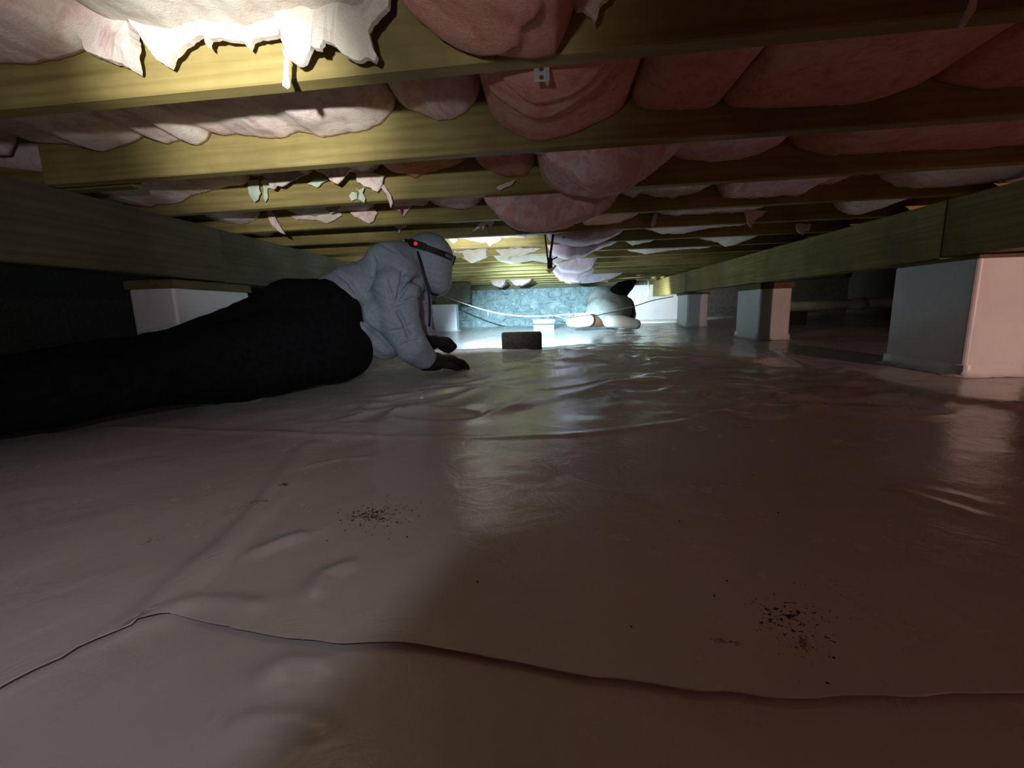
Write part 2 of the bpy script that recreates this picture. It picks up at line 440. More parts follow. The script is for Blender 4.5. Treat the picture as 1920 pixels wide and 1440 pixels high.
# subfloor deck
cs = [(-4.8, -2.4), (4.8, -2.4), (4.8, YW + .2), (-4.8, YW + .2)]
Vt = [(x, y, ceil_z(x, y) + JH) for x, y in cs] + [(x, y, ceil_z(x, y) + JH + .03) for x, y in cs]
wall('ceiling', mesh_from(Vt, [(0, 1, 2, 3), (4, 5, 6, 7), (0, 1, 5, 4), (1, 2, 6, 5), (2, 3, 7, 6), (3, 0, 4, 7)]), M_SUB, 'dark plywood subfloor above the joists')

# joists
def beam_mesh(secs):
    """secs: list of closed sections (lists of points)"""
    n = len(secs[0]); V = [p for s in secs for p in s]; Fc = []
    for i in range(len(secs) - 1):
        for k in range(n): Fc.append((i * n + k, i * n + (k + 1) % n, (i + 1) * n + (k + 1) % n, (i + 1) * n + k))
    Fc.append(tuple(range(n))); Fc.append(tuple(range((len(secs) - 1) * n, len(secs) * n)))
    return mesh_from(V, Fc)
def joist_mesh(n, x0, x1, dy=0.):
    secs = []; c = .003
    for i in range(15):
        X = x0 + (x1 - x0) * i / 14
        w = .0025 * math.sin(n * 2.1 + X * 2.3)
        b = ceil_z(X, jback(n, X)) + .0015 * math.sin(X * 3 + n); t = ceil_z(X, jback(n, X)) + JH
        f, k = jfront(n, X) + w + dy, jback(n, X) + w + dy
        secs.append([(X, f, t), (X, f, b + c), (X, f + c, b), (X, k - c, b), (X, k, b + c), (X, k, t)])
    return beam_mesh(secs)
JL = {1: 'yellow pine floor joist with torn cream insulation draped over its lit face',
      2: 'yellow pine floor joist ending in a dark gap above the left girder',
      3: 'olive pine floor joist hung with pale green scraps of torn facing',
      4: 'olive floor joist behind the one with green scraps, ragged cream batt above it',
      5: 'olive floor joist just above the head strap, tiny white tuft on it',
      6: 'floor joist with bright white torn batt beside the grey hood',
      7: 'floor joist bearing the triangular white patch of batt'}
X2L = atY(84, 345, 1.25).x
for n in range(1, NJ + 1):
    j = link('floor_joist', joist_mesh(n, X2L if n == 2 else -2.7, 3.6), M_JOIST)
    tag(j, JL.get(n, 'olive pine floor joist in the row running on towards the shiny far wall'), 'joist', 'floor joists' if n <= 7 else 'farther floor joists')
tag(link('floor_joist', joist_mesh(2, -4.4, X2L + .22, .06), M_JOIST), 'dark joist end lapped behind another joist above the left girder', 'joist')
tag(link('floor_joist', joist_mesh(0, -2.7, 3.6), M_JOIST), 'pine floor joist above and behind the photographer', 'joist')

# girders
def girder(name, x0, x1, cuts, label, zoff, mat):
    g = empty(name, ((x0 + x1) / 2, cuts[0], .5)); tag(g, label, 'girder')
    for i, (a, b) in enumerate(zip(cuts[:-1], cuts[1:])):
        secs = []; c = .004; dx = (.004 if i % 2 else 0.)
        for k in range(9):
            Y = a + .001 + (b - a - .002) * k / 8
            t = lambda X: ceil_z(X, Y) - .001
            z1 = t(x0); z0 = z1 - GH + zoff * (i % 2)
            secs.append([(x0 + dx, Y, z1), (x0 + dx, Y, z0 + c), (x0 + dx + c, Y, z0), (x1 + dx - c, Y, z0), (x1 + dx, Y, z0 + c), (x1 + dx, Y, z1)])
        child(link('plank', beam_mesh(secs), mat), g)
    return g
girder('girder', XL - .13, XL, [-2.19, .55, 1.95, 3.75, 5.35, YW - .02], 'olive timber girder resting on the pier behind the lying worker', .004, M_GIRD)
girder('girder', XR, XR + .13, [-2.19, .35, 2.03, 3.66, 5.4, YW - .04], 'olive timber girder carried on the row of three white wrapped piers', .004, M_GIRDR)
# cross header at the far left and sill along the far wall
p0, p1 = atY(800, 570, 5.9), atY(880, 545, 5.9)
hd = link('timber_header', box_mesh(XL + .003, p1.x, 5.9, 6.05, p0.z, ceil_z(p1.x, 6) - .002, .004), M_GIRD)
tag(hd, 'brown timber header block on a short pier by the shiny wall', 'timber')
tr = link('trim_1', box_mesh(-4.5, 4.5, YW - .075, YW - .042, atY(1000, 541, YW - .05).z, ceil_z(0, YW) + JH - .03, .003), M_GIRD)
tag(tr, 'brown sill timber along the top of the far wall', None, None, 'structure')

# piers
def pier(x0, x1, y0, y1, top, label, cap=.03, capover=.01, group=None):
    g = empty('pier', ((x0 + x1) / 2, (y0 + y1) / 2, 0)); tag(g, label, 'pier', group)
    zb = -.04
    bm = bmesh.new(); bmesh.ops.create_cube(bm, size=1)
    for v_ in bm.verts: v_.co = Vector(((x0 + x1) / 2 + v_.co.x * (x1 - x0), (y0 + y1) / 2 + v_.co.y * (y1 - y0), (zb + top) / 2 + v_.co.z * (top - zb)))
    ed = [e for e in bm.edges if abs(e.verts[0].co.z - e.verts[1].co.z) > .1]
    bmesh.ops.bevel(bm, geom=ed, offset=.016, segments=4, affect='EDGES', profile=.5)
    bmesh.ops.bevel(bm, geom=[e for e in bm.edges if e.is_manifold and e.calc_face_angle(0) > 1.2 and e.verts[0].co.z > .2 and e.verts[1].co.z > .2], offset=.004, segments=2, affect='EDGES')
    me = bpy.data.meshes.new('m'); bm.to_mesh(me); bm.free()
    child(link('wrap', me, M_WRAP), g)
    # flared skirt where the wrap meets the ground sheet
    ring = []
    for k in range(40):
        a = 2 * math.pi * k / 40; cx, sx = math.cos(a), math.sin(a)
        s = 1 / max(abs(cx), abs(sx)); ring.append((cx * s, sx * s))
    V = []; cx, cy = (x0 + x1) / 2, (y0 + y1) / 2; hx, hy = (x1 - x0) / 2, (y1 - y0) / 2
    for lv, (e, dz) in enumerate(((.002, .05), (.004, .02), (.012, .006), (.03 , .0015))):
        for k, (a, b) in enumerate(ring):
            x = cx + a * (hx + e) + (.006 * lv * math.sin(k * 2.3) if lv > 1 else 0); y = cy + b * (hy + e)
            V.append((x, y, fz(x, y) + dz))
    Fc = [(l * 40 + k, l * 40 + (k + 1) % 40, (l + 1) * 40 + (k + 1) % 40, (l + 1) * 40 + k) for l in range(3) for k in range(40)]
    child(link('skirt', mesh_from(V, Fc), M_WRAP, None, True), g)
    child(link('cap_board', box_mesh(x0 - capover, x1 + capover, y0 - capover, y1 + capover, top, top + cap, .003), M_PLATE), g)
    return g
def gbot(X, Y): return ceil_z(X, Y) - GH - .001
pier(XR + .005, XR + .245, 1.86, 2.27, gbot(XR, 2.1) - .016, 'large white wrapped pier split between grey shade and warm light', .014)
pier(XR + .005, XR + .245, 3.57, 3.98, gbot(XR, 3.8) - .05, 'white wrapped pier with a brown board on top under the girder splice', .046)
pier(XR + .005, XR + .245, 5.30, 5.70, gbot(XR, 5.5) - .03, 'small bluish white pier beside the far shiny wall', .026)
pier(XL - .20, XL, 1.66, 2.11, gbot(XL, 1.9) - .040, 'blue white pier behind the black trousers of the lying worker', .036, .008)
a, b = atY(808, 600, 5.92), atY(856, 600, 5.92)
zt = atY(835, 571, 5.92).z
pier(a.x, b.x, 5.93, 6.1, zt - .0, 'short grey block pier under the brown timber header', hd.data.vertices[0].co.z * 0 + max(.004, p0.z - zt - .002), .03)

# ------------------------------------------------------------------ insulation
def prof(pts, Yn, off=0.):
    """pixel polyline -> X, z on the front face of joist Yn"""
    out = []
    for x, y in pts:
        p = atY(x, y, jfront(Yn, 0) - off)
        p = atY(x, y, jfront(Yn, p.x) - off); out.append((p.x, p.z))
    out.sort(); return np.array(out)
BATT_N = [0]
def batt(bay, pts, mat, label, group, lump=.012, jag=.004, near=None, droop=0., streak=0., layers=()):
    """one length of insulation between joist bay and joist bay+1; pts is its lower edge on the farther joist"""
    BATT_N[0] += 1; sd = BATT_N[0]
    pr = prof(pts, bay + 1, .004) if not isinstance(pts, np.ndarray) else pts
    x0, x1 = pr[0, 0], pr[-1, 0]
    nx = int(min(260, max(24, (x1 - x0) / .006))); nt = 48 if layers else 26
    X = np.linspace(x0, x1, nx); z = np.interp(X, pr[:, 0], pr[:, 1])
    z = z + jag * fbm(X * 45, X * 0 + sd, 3, sd)
    top = np.array([ceil_z(x, jback(bay, x)) + JH - .003 for x in X])
    zj = np.array([ceil_z(x, jback(bay, x)) for x in X])
    z = np.minimum(z, top - .02)
    t = np.linspace(0, 1, nt)
    yb = jback(bay, X) + .003; yf = jfront(bay + 1, X) - .004
    # smooth copy of the profile for the rear side
    k = max(3, nx // 12) | 1
    zs = np.convolve(np.pad(z, k // 2, 'edge'), np.ones(k) / k, 'valid')
    zn = zs + .5 * (top - zs) * .25 if near is None else zs + near
    zn = np.clip(zn, None, top - .01)
    Z = zn[:, None] * (1 - t ** .8)[None] + z[:, None] * (t ** .8)[None]
    Yg = yb[:, None] * (1 - t)[None] + yf[:, None] * t[None]
    Xg = np.repeat(X[:, None], nt, 1)
    env = np.sin(np.pi * np.clip(t, 0, 1))[None] ** .6
    Z = Z - droop * env
    Z = Z + lump * env * fbm(Xg * 9 + sd * 3, Yg * 11, 4, sd)
    if streak: Z = Z + streak * (1 - 2 * np.abs(fbm(Xg * 4 + Yg * 3 + sd, Yg * 22 - Xg * 9, 3, sd + 2))) * env
    for xc, wx, tm, dp in layers:          # peeled layers: a ledge with a ragged rim
        r_ = ((Xg - xc) / wx) ** 2 + (t[None] / tm) ** 2 + .10 * fbm(Xg * 24, Yg * 24, 2, sd + 1)
        Z = Z - dp * smooth(1.06, .96, r_) * (.55 + .45 * np.clip(r_, 0, 1))
    # rounded long edges
    rnd = .018 * (np.exp(-t / .05)[None] + np.exp(-(1 - t) / .05)[None] * (.35))
    Z = Z + rnd
    # rounded ends
    e = np.minimum(X - x0, x1 - X); en = np.exp(-e / .012)[:, None]
    Z = Z + en * np.minimum(.03, (top - z) * .5)[:, None]
    Z = np.minimum(Z, top[:, None] - .004)
    bot = np.stack([Xg, Yg, Z], -1)
    topg = np.stack([Xg, Yg, np.repeat(top[:, None], nt, 1)], -1)
    n, m = nx, nt
    V = np.concatenate([bot.reshape(-1, 3), topg[:, [0, -1]].reshape(-1, 3)])
    idx = np.arange(n * m).reshape(n, m); base = n * m
    Fc = np.stack([idx[:-1, :-1], idx[1:, :-1], idx[1:, 1:], idx[:-1, 1:]], -1).reshape(-1, 4).tolist()
    for i in range(n - 1):
        a0, a1, b0, b1 = base + 2 * i, base + 2 * i + 1, base + 2 * i + 2, base + 2 * i + 3
        Fc += [[a0, a1, b1, b0], [int(idx[i, 0]), a0, b0, int(idx[i + 1, 0])], [int(idx[i, -1]), int(idx[i + 1, -1]), b1, a1]]
    Fc.append([int(q) for q in idx[0]] + [base + 1, base]); Fc.append([int(q) for q in idx[-1]][::-1] + [base + 2 * n - 2, base + 2 * n - 1])
    o = link('insulation_batt', mesh_from(V, Fc), mat, None, True)
    return tag(o, label, 'insulation', group)

def flap(parent, poly, Yn, mat, off=.02, thick=.006, curl=.012, name='torn_flap', jag=1.2, label=None, ypl=None):
    """hanging torn piece: pixel outline on a plane just in front of joist Yn"""
    pts = []
    pp = poly + [poly[0]]
    for (ax, ay), (bx, by) in zip(pp[:-1], pp[1:]):
        L = math.hypot(bx - ax, by - ay); k = max(1, int(L / 6))
        for i in range(k):
            f = i / k
            pts.append((ax + (bx - ax) * f + random.uniform(-jag, jag), ay + (by - ay) * f + random.uniform(-jag, jag)))
    V = []
    for x, y in pts:
        if ypl is None:
            p = atY(x, y, jfront(Yn, 0) - off); p = atY(x, y, jfront(Yn, p.x) - off)
        else: p = atY(x, y, ypl)
        V.append(p)
    bm = bmesh.new(); vs_ = [bm.verts.new(p) for p in V]
    es = [bm.edges.new((vs_[i], vs_[(i + 1) % len(vs_)])) for i in range(len(vs_))]
    bmesh.ops.triangle_fill(bm, use_beauty=True, edges=es)
    if not bm.faces:
        bmesh.ops.contextual_create(bm, geom=vs_)
    bmesh.ops.subdivide_edges(bm, edges=[e for e in bm.edges if e.calc_length() > .02 and not e.is_boundary], cuts=1, use_grid_fill=False)
    bmesh.ops.triangulate(bm, faces=bm.faces[:])
    zt = max(p.z for p in V)
    sd = random.random() * 50
    for v_ in bm.verts:
        d = (zt - v_.co.z)
        q = mnoise.noise(Vector((v_.co.x * 14 + sd, 3.1, v_.co.z * 14)))
        v_.co.y -= curl * (q * 1.4 + d * 5 * abs(q) + .8 * mnoise.noise(Vector((v_.co.x * 38 + sd, 1.7, v_.co.z * 16))))
    r = bmesh.ops.extrude_face_region(bm, geom=bm.faces[:])
    for g_ in r['geom']:
        if isinstance(g_, bmesh.types.BMVert): g_.co.y += thick
    bmesh.ops.recalc_face_normals(bm, faces=bm.faces)
    me = bpy.data.meshes.new('m'); bm.to_mesh(me); bm.free()
    o = link(name, me, mat)
    if parent is not None: child(o, parent)
    if label: tag(o, label)
    return o

G = 'insulation between the joists'
# ---- bay 0, in front of the first joist
b = batt(0, [(-900, 150), (-300, 135), (0, 125), (60, 127), (110, 119), (165, 100), (185, 60)], M_PALE, 'pale pink insulation lump at the head of the lit yellow joist', G, .010, .002, near=-.01)
flap(b, [(75, -60), (110, 0), (140, 60), (165, 98), (205, 112), (232, 120), (252, 133), (258, 130), (263, 90), (250, 60), (232, 25), (215, 0), (190, -60)], 1, M_PALE, .03, .02, .012, label='pale pointed flap of insulation')
b = batt(0, [(186, 30), (220, 55), (260, 62), (300, 70), (345, 72), (430, 68), (525, 62), (560, 58), (640, 50), (700, 40), (728, -25)], M_CREAM, 'torn cream insulation hanging in ragged points over the lit joist', G, .012, .004, near=.0)
flap(b, [(225, -60), (238, 20), (255, 55), (275, 90), (290, 110), (300, 115), (313, 124), (322, 112), (333, 102), (342, 84), (360, 74), (388, 72), (395, 92), (398, 78), (430, 76), (450, 72), (463, 88), (470, 74), (500, 70), (525, 66), (530, 20), (520, -60)], 1, M_CREAM, .035, .010, .012)
flap(b, [(500, -60), (515, 20), (525, 66), (530, 86), (540, 110), (552, 117), (566, 112), (582, 92), (592, 98), (602, 106), (612, 107), (618, 90), (632, 88), (642, 100), (665, 106), (690, 108), (702, 114), (705, 104), (697, 82), (694, 62), (702, 48), (712, 36), (728, 12), (735, -60)], 1, M_CREAM, .05, .010, .02)
flap(b, [(528, 88), (534, 110), (531, 140), (529, 160), (536, 165), (542, 160), (540, 130), (541, 108)], 1, M_CREAM, .05, .004, .004, 'loose_strand', .6)
b = batt(0, [(735, -30), (760, 25), (790, 52), (830, 78), (870, 96), (920, 109), (960, 115), (1003, 119), (1040, 111), (1062, 70), (1078, 30), (1090, -25)], M_PINK, 'big round pink insulation bulge sagging beside the torn cream pieces', G, .007, .001, near=-.012, droop=.008, layers=[(-.12, .15, .95, .010)])
b = batt(0, [(1075, -30), (1100, 10), (1150, 8), (1190, -35)], M_PALE, 'small grey pink insulation tuft right of the big round bulge', G, .008, .004, near=.02)
flap(b, [(1068, -40), (1070, 5), (1082, 22), (1092, 18), (1108, 30), (1114, 44), (1120, 36), (1124, 15), (1140, 2), (1150, -40)], 1, M_PALE, .03, .010, .01)
b = batt(0, [(1200, -60), (1500, -75), (1850, -85), (2300, -120)], M_PINK, 'dark red insulation tucked high above the dim joist', G, .008, .002)
flap(b, [(1828, -40), (1822, 5), (1806, 45), (1800, 54), (1812, 48), (1830, 20), (1842, -40)], 1, M_PALE, .03, .006, .006)
# ---- bay 1
batt(1, [(-320, 300), (0, 296), (18, 297), (34, 262), (40, 250)], M_PALE, 'grey insulation scrap beside the dark gap above the girder', G, .008, .002, near=0.)
batt(1, [(44, 250), (70, 272), (130, 274), (165, 282), (195, 289), (240, 275), (280, 262)], M_PALE, 'folded pale batt end by the dark gap over the girder', G, .010, .002, near=.012)
batt(1, [(282, 258), (300, 270), (320, 273), (345, 265), (360, 272), (373, 278), (390, 268), (398, 252), (425, 260), (445, 255), (460, 257), (480, 262), (530, 263), (560, 252), (590, 256), (610, 264), (640, 258), (690, 249), (720, 233), (745, 214)], M_PALE, 'long cream pink batt with a dazzling white patch above the second joist', G, .012, .004, near=.012)
batt(1, [(748, 211), (762, 212), (780, 214), (800, 222), (825, 232), (850, 228), (875, 216), (898, 196), (905, 178)], M_STREAK, 'crumpled grey pink batt piece between the cream batt and a round bulge', G, .016, .004, near=.02)
batt(1, [(903, 165), (910, 195), (922, 222), (945, 246), (990, 267), (1012, 271), (1060, 262), (1120, 236), (1165, 212), (1180, 190)], M_PINK, 'broad rounded pink bulge hanging under the galvanised strap', G, .006, .002, near=.012, droop=.002, layers=[(-.005, .165, .50, .016), (.02, .11, .30, .012)])
batt(1, [(1179, 195), (1190, 208), (1220, 213), (1280, 213), (1349, 210)], M_PINK, 'short deep pink batt beside the broad rounded bulge', G, .006, .003, near=.01)
batt(1, [(1352, 210), (1400, 209), (1490, 207), (1560, 205), (1620, 198), (1690, 178), (1735, 160)], M_PINK, 'long brick red batt sagging between two dark joists', G, .006, .003, near=.01)
batt(1, [(1738, 160), (1770, 161), (1830, 172), (1920, 170), (2300, 155)], M_PINK, 'dark crimson batt at the end of the brick red one', G, .006, .003, near=.01)
# layered skin peeled from the bulge
b = batt(2, [(885, 300), (905, 318), (950, 336), (985, 334), (1004, 318)], M_PINK, 'small pink batt tucked behind the broad rounded bulge', G, .006, .003, near=.03)
flap(b, [(930, 352), (945, 344), (968, 336), (960, 346), (938, 356)], 3, M_PALE, .03, .004, .004)
# ---- bay 2
batt(2, [(-100, 372), (120, 372), (270, 391), (300, 388), (335, 385), (360, 370), (400, 360), (430, 353), (472, 350)], M_PALE, 'dim cream batt running down behind the left girder', G, .010, .004, near=.03)
b = batt(2, [(470, 340), (500, 330), (560, 330), (590, 335)], M_CREAM, 'high pale batt shedding greenish scraps of facing', G, .010, .006, near=.01)
flap(b, [(465, 338), (466, 355), (470, 372), (476, 378), (486, 374), (490, 362), (484, 345), (482, 338)], 3, M_GREEN, .035, .005, .008)
flap(b, [(486, 340), (492, 350), (494, 370), (497, 380), (501, 372), (499, 352), (505, 352), (502, 338), (494, 334)], 3, M_GREEN, .03, .004, .008)
flap(b, [(490, 324), (500, 338), (508, 352), (514, 354), (520, 348), (528, 351), (536, 346), (548, 338), (560, 334), (574, 327), (560, 320), (520, 318)], 3, M_CREAM, .10, .006, .014)
flap(b, [(577, 346), (586, 348), (594, 352), (604, 345), (618, 337), (604, 335), (590, 336)], 3, M_GREEN, .03, .004, .006)
b = batt(2, [(592, 330), (640, 325), (690, 330), (719, 322)], M_CREAM, 'torn pale batt with hanging corners beside a glowing green scrap', G, .012, .006, near=.01)
flap(b, [(592, 318), (606, 326), (618, 338), (632, 344), (638, 338), (646, 330), (654, 320), (664, 316), (640, 312)], 3, M_PALE, .13, .006, .014)
flap(b, [(668, 326), (672, 342), (684, 350), (694, 352), (704, 359), (714, 350), (718, 328), (700, 322)], 3, M_PALE, .05, .008, .014)
flap(b, [(718, 346), (726, 356), (732, 366), (736, 378), (732, 390), (729, 380), (724, 364), (714, 352)], 3, M_PALE, .05, .004, .006, 'loose_strand', .6)
flap(b, [(666, 352), (672, 356), (682, 350), (680, 362), (684, 372), (682, 380), (677, 376), (671, 372), (674, 362)], 3, M_GREEN, .04, .004, .004)
flap(b, [(654, 368), (660, 360), (668, 362), (670, 372), (660, 376)], 3, M_GREEN, .02, .004, .004)
batt(2, [(722, 322), (740, 328), (760, 330), (780, 338), (800, 328), (850, 316), (878, 306)], M_PINK, 'flat dull pink batt above the olive joist near the grey hood', G, .006, .003, near=.02)
batt(2, [(1002, 285), (1008, 315), (1016, 338), (1032, 356), (1060, 369), (1100, 372), (1150, 362), (1190, 336), (1225, 312), (1246, 275)], M_STREAK, 'white streaked pink bulge bursting below the third joist', G, .008, .002, near=-.02, droop=.006, streak=.010, layers=[(.22, .30, .75, .016), (.16, .22, .55, .014), (.26, .17, .40, .014), (.20, .10, .25, .010)])
batt(2, [(1248, 276), (1258, 298), (1300, 304), (1340, 308), (1400, 300), (1450, 281), (1466, 262)], M_STREAK, 'pale streaked batt right of the white streaked bulge', G, .008, .003, near=-.01, streak=.006)
batt(2, [(1470, 266), (1500, 284), (1550, 296), (1620, 293), (1700, 286), (1800, 284), (1920, 275), (2250, 260)], M_PINK, 'long dusky batt over the right girder', G, .008, .004, near=-.005)
# ---- bay 3
b = batt(3, [(200, 398), (330, 404), (380, 412), (430, 420), (455, 424), (480, 415), (492, 404)], M_PALE, 'dirty pale batt just above the splice of the left girder', G, .010, .006, near=.02)
b = batt(3, [(545, 402), (600, 408), (640, 400), (690, 400), (705, 396)], M_CREAM, 'ragged cream batt with a torn strip dangling before the girder', G, .010, .006, near=.02)
flap(b, [(541, 404), (556, 411), (580, 411), (600, 414), (613, 418), (628, 412), (640, 404), (636, 398), (560, 400)], 4, M_CREAM, .03, .005, .006)
flap(b, [(608, 388), (618, 398), (622, 401), (632, 396), (642, 386)], 4, M_CREAM, .10, .006, .006)
flap(b, [(656, 396), (664, 406), (676, 410), (690, 419), (700, 414), (706, 398), (700, 390), (670, 390)], 4, M_PALE, .04, .006, .010)
flap(b, [(497, 396), (504, 412), (512, 424), (522, 434), (534, 440), (528, 430), (520, 416), (512, 402), (506, 394)], 4, M_PALE, .06, .006, .006, 'loose_strand', .6)
b = batt(3, [(732, 386), (745, 390), (765, 390), (800, 388), (812, 378)], M_PALE, 'small torn grey pink batt above the grey hood', G, .008, .006, near=.01)
flap(b, [(733, 388), (742, 394), (750, 396), (757, 406), (764, 396), (770, 388), (760, 380), (740, 380)], 4, M_STREAK, .03, .006, .006)
batt(3, [(806, 374), (815, 386), (830, 391), (862, 396), (890, 390), (912, 372)], M_STREAK, 'white edged pink tuft left of the layered bulge', G, .008, .003, near=-.01, streak=.004)
batt(3, [(913, 368), (922, 388), (940, 408), (970, 425), (1008, 433), (1040, 428), (1080, 415), (1118, 398), (1140, 380), (1152, 366)], M_STREAK, 'layered pink bulge with white fringes above the black hanger', G, .010, .003, near=-.022, droop=.006, streak=.012, layers=[(.02, .34, .80, .018), (.10, .27, .62, .016), (-.02, .20, .45, .016), (.05, .13, .28, .012)])
batt(3, [(1155, 362), (1165, 368), (1185, 376), (1200, 366), (1230, 372), (1262, 375), (1290, 368), (1332, 354)], M_PALE, 'tattered tan pink batt beside the layered bulge', G, .010, .006, near=.01, streak=.006)
batt(3, [(1338, 350), (1355, 374), (1390, 375), (1440, 373), (1478, 369), (1490, 371), (1500, 360), (1520, 350), (1560, 348), (1580, 335)], M_STREAK, 'ragged pale batt with a hollow at its end over the right girder', G, .010, .006, near=.005, streak=.006)
batt(3, [(1640, 335), (1680, 352), (1720, 356), (1800, 350), (2100, 330)], M_PALE, 'dusky batt end resting against the top of the right girder', G, .008, .005, near=.01)
# ---- bay 4
b = batt(4, [(300, 425), (395, 436), (440, 440), (470, 436), (500, 446), (520, 440)], M_PALE, 'pale torn batt edge lying along the left girder top', G, .008, .005, near=.01)
b = batt(4, [(740, 420), (770, 423), (800, 420)], M_PALE, 'tiny white torn tuft above the black head strap', G, .006, .004, near=.01)
flap(b, [(738, 424), (746, 428), (748, 438), (752, 430), (762, 425), (764, 420), (740, 420)], 5, M_PALE, .03, .004, .004)
b = batt(4, [(870, 412), (905, 414), (930, 408), (950, 402)], M_PALE, 'thin white scrap of batt right of the grey hood', G, .006, .003, near=.01)
flap(b, [(886, 434), (894, 426), (900, 418), (912, 414), (928, 412), (926, 420), (920, 424), (912, 420), (906, 432), (903, 424), (896, 428)], 5, M_PALE, .03, .004, .004)
batt(4, [(1080, 405), (1095, 424), (1130, 424), (1160, 420), (1180, 413), (1202, 400)], M_PINK, 'low pink batt right of the layered bulge', G, .006, .004, near=-.01)
b = batt(4, [(1222, 400), (1260, 408), (1300, 404), (1390, 400), (1430, 394)], M_PALE, 'frayed batt strip with drips over the dark right bays', G, .008, .006, near=.01)
flap(b, [(1226, 400), (1222, 412), (1220, 424), (1226, 424), (1232, 410), (1234, 400)], 5, M_PALE, .03, .006, .004)
flap(b, [(1394, 396), (1400, 408), (1404, 422), (1408, 426), (1412, 418), (1420, 410), (1430, 404), (1440, 394)], 5, M_PALE, .04, .006, .006)
batt(4, [(1560, 395), (1590, 404), (1610, 404), (1640, 390)], M_PALE, 'torn batt end drooping onto the right girder', G, .006, .006, near=.01)
# ---- bay 5
b = batt(5, [(760, 440), (820, 446), (850, 446), (880, 452), (905, 456), (945, 448), (985, 447), (1016, 444)], M_CREAM, 'bright white torn batt lit beside the grey hood', G, .006, .006, near=.005)
flap(b, [(838, 440), (842, 450), (850, 456), (858, 450), (856, 442)], 6, M_CREAM, .02, .004, .003)
flap(b, [(906, 448), (914, 456), (918, 462), (926, 456), (940, 450), (944, 446)], 6, M_CREAM, .02, .004, .003)
batt(5, [(1020, 436), (1030, 452), (1080, 462), (1120, 456), (1150, 442), (1162, 432)], M_VIOLET, 'wide pale violet batt swelling behind the black hanger', G, .008, .003, near=-.03, droop=.01)
batt(5, [(1200, 430), (1240, 440), (1280, 440), (1330, 430), (1400, 424)], M_PALE, 'thin pink strip of batt beyond the frayed drips', G, .006, .004, near=.005)
b = batt(5, [(1470, 410), (1500, 414), (1520, 410)], M_PALE, 'small hollow torn tuft hanging near the right girder', G, .006, .004, near=.01)
flap(b, [(1492, 420), (1496, 434), (1506, 440), (1510, 434), (1518, 432), (1520, 420)], 6, M_PALE, .03, .005, .004)
# ---- bay 6
b = batt(6, [(560, 462), (620, 470), (700, 462), (760, 458)], M_PALE, 'pale ragged batt seen behind the shoulder of the lying worker', G, .006, .006, near=.005)
b = batt(6, [(850, 462), (880, 466), (915, 462)], M_CREAM, 'torn white patch of batt beside the grey hood', G, .004, .003, near=.005)
flap(b, [(851, 474), (866, 474), (872, 482), (882, 488), (888, 486), (896, 484), (910, 486), (914, 476), (912, 470), (916, 466), (852, 470)], 7, M_CREAM, .02, .004, .004)
b = batt(6, [(925, 462), (970, 466), (1018, 460)], M_CREAM, 'triangular white patch of batt left of the black hanger', G, .004, .003, near=.005)
flap(b, [(928, 467), (936, 476), (944, 488), (950, 486), (956, 482), (975, 480), (1000, 472), (1016, 465), (970, 465)], 7, M_CREAM, .02, .004, .004)
batt(6, [(1022, 455), (1035, 478), (1060, 486), (1090, 482), (1110, 470), (1140, 460), (1156, 450)], M_VIOLET, 'pale violet batt hanging low behind the yellow tag', G, .008, .004, near=-.03, droop=.008)
batt(6, [(1160, 448), (1185, 462), (1210, 456), (1225, 455)], M_CREAM, 'bright scrap of batt right of the violet ones', G, .005, .004, near=.005)
batt(6, [(1300, 446), (1345, 456), (1360, 464), (1380, 458), (1395, 444)], M_PALE, 'pale sagging strip of batt near the splice of the right girder', G, .006, .006, near=.005)
batt(7, [(862, 482), (885, 494), (900, 490), (920, 482)], M_CREAM, 'thin white torn edge under the triangular patch', G, .004, .004, near=.0)
batt(7, [(930, 490), (960, 496), (1000, 490), (1030, 495), (1060, 490)], M_CREAM, 'smooth white strip of batt behind the hanger foot', G, .004, .002, near=.0)
batt(7, [(1170, 470), (1210, 478), (1260, 470), (1330, 466)], M_PALE, 'long thin pale strip of batt crossing the olive joists', G, .004, .004, near=.005)
VL = 'pale violet insulation clump among the far joists'
for bay, pts in ((8, [(1035, 492), (1050, 508), (1080, 512), (1104, 502), (1112, 490)]), (9, [(1030, 500), (1045, 520), (1075, 524), (1098, 512), (1106, 500)]),
                 (10, [(1035, 508), (1050, 526), (1080, 528), (1100, 518), (1110, 506)]), (12, [(1045, 516), (1060, 530), (1100, 530), (1140, 522), (1160, 512)])):
    batt(bay, pts, M_VIOLET, VL, 'violet clumps among the far joists', .008, .005, near=-.03, droop=.006)
FS = 'thin pale insulation strip high between the far joists'
for bay, xa, xb, y in ((9, 1150, 1300, 487), (11, 1180, 1290, 497), (8, 600, 760, 478), (13, 1150, 1240, 517), (10, 1260, 1330, 478)):
    batt(bay, [(xa, y - 6), ((xa + xb) / 2, y), (xb, y - 6)], M_PALE, FS, 'thin strips between the far joists', .004, .005, near=.0)
DP = 'dull pink insulation tuft dangling before the shiny far wall'
for bay, pts in ((13, [(920, 522), (930, 536), (942, 540), (950, 534), (954, 522)]), (13, [(956, 524), (968, 536), (982, 536), (996, 528), (1000, 522)])):
    batt(bay, pts, M_DULL, DP, 'dull tufts before the far wall', .008, .006, near=-.02)

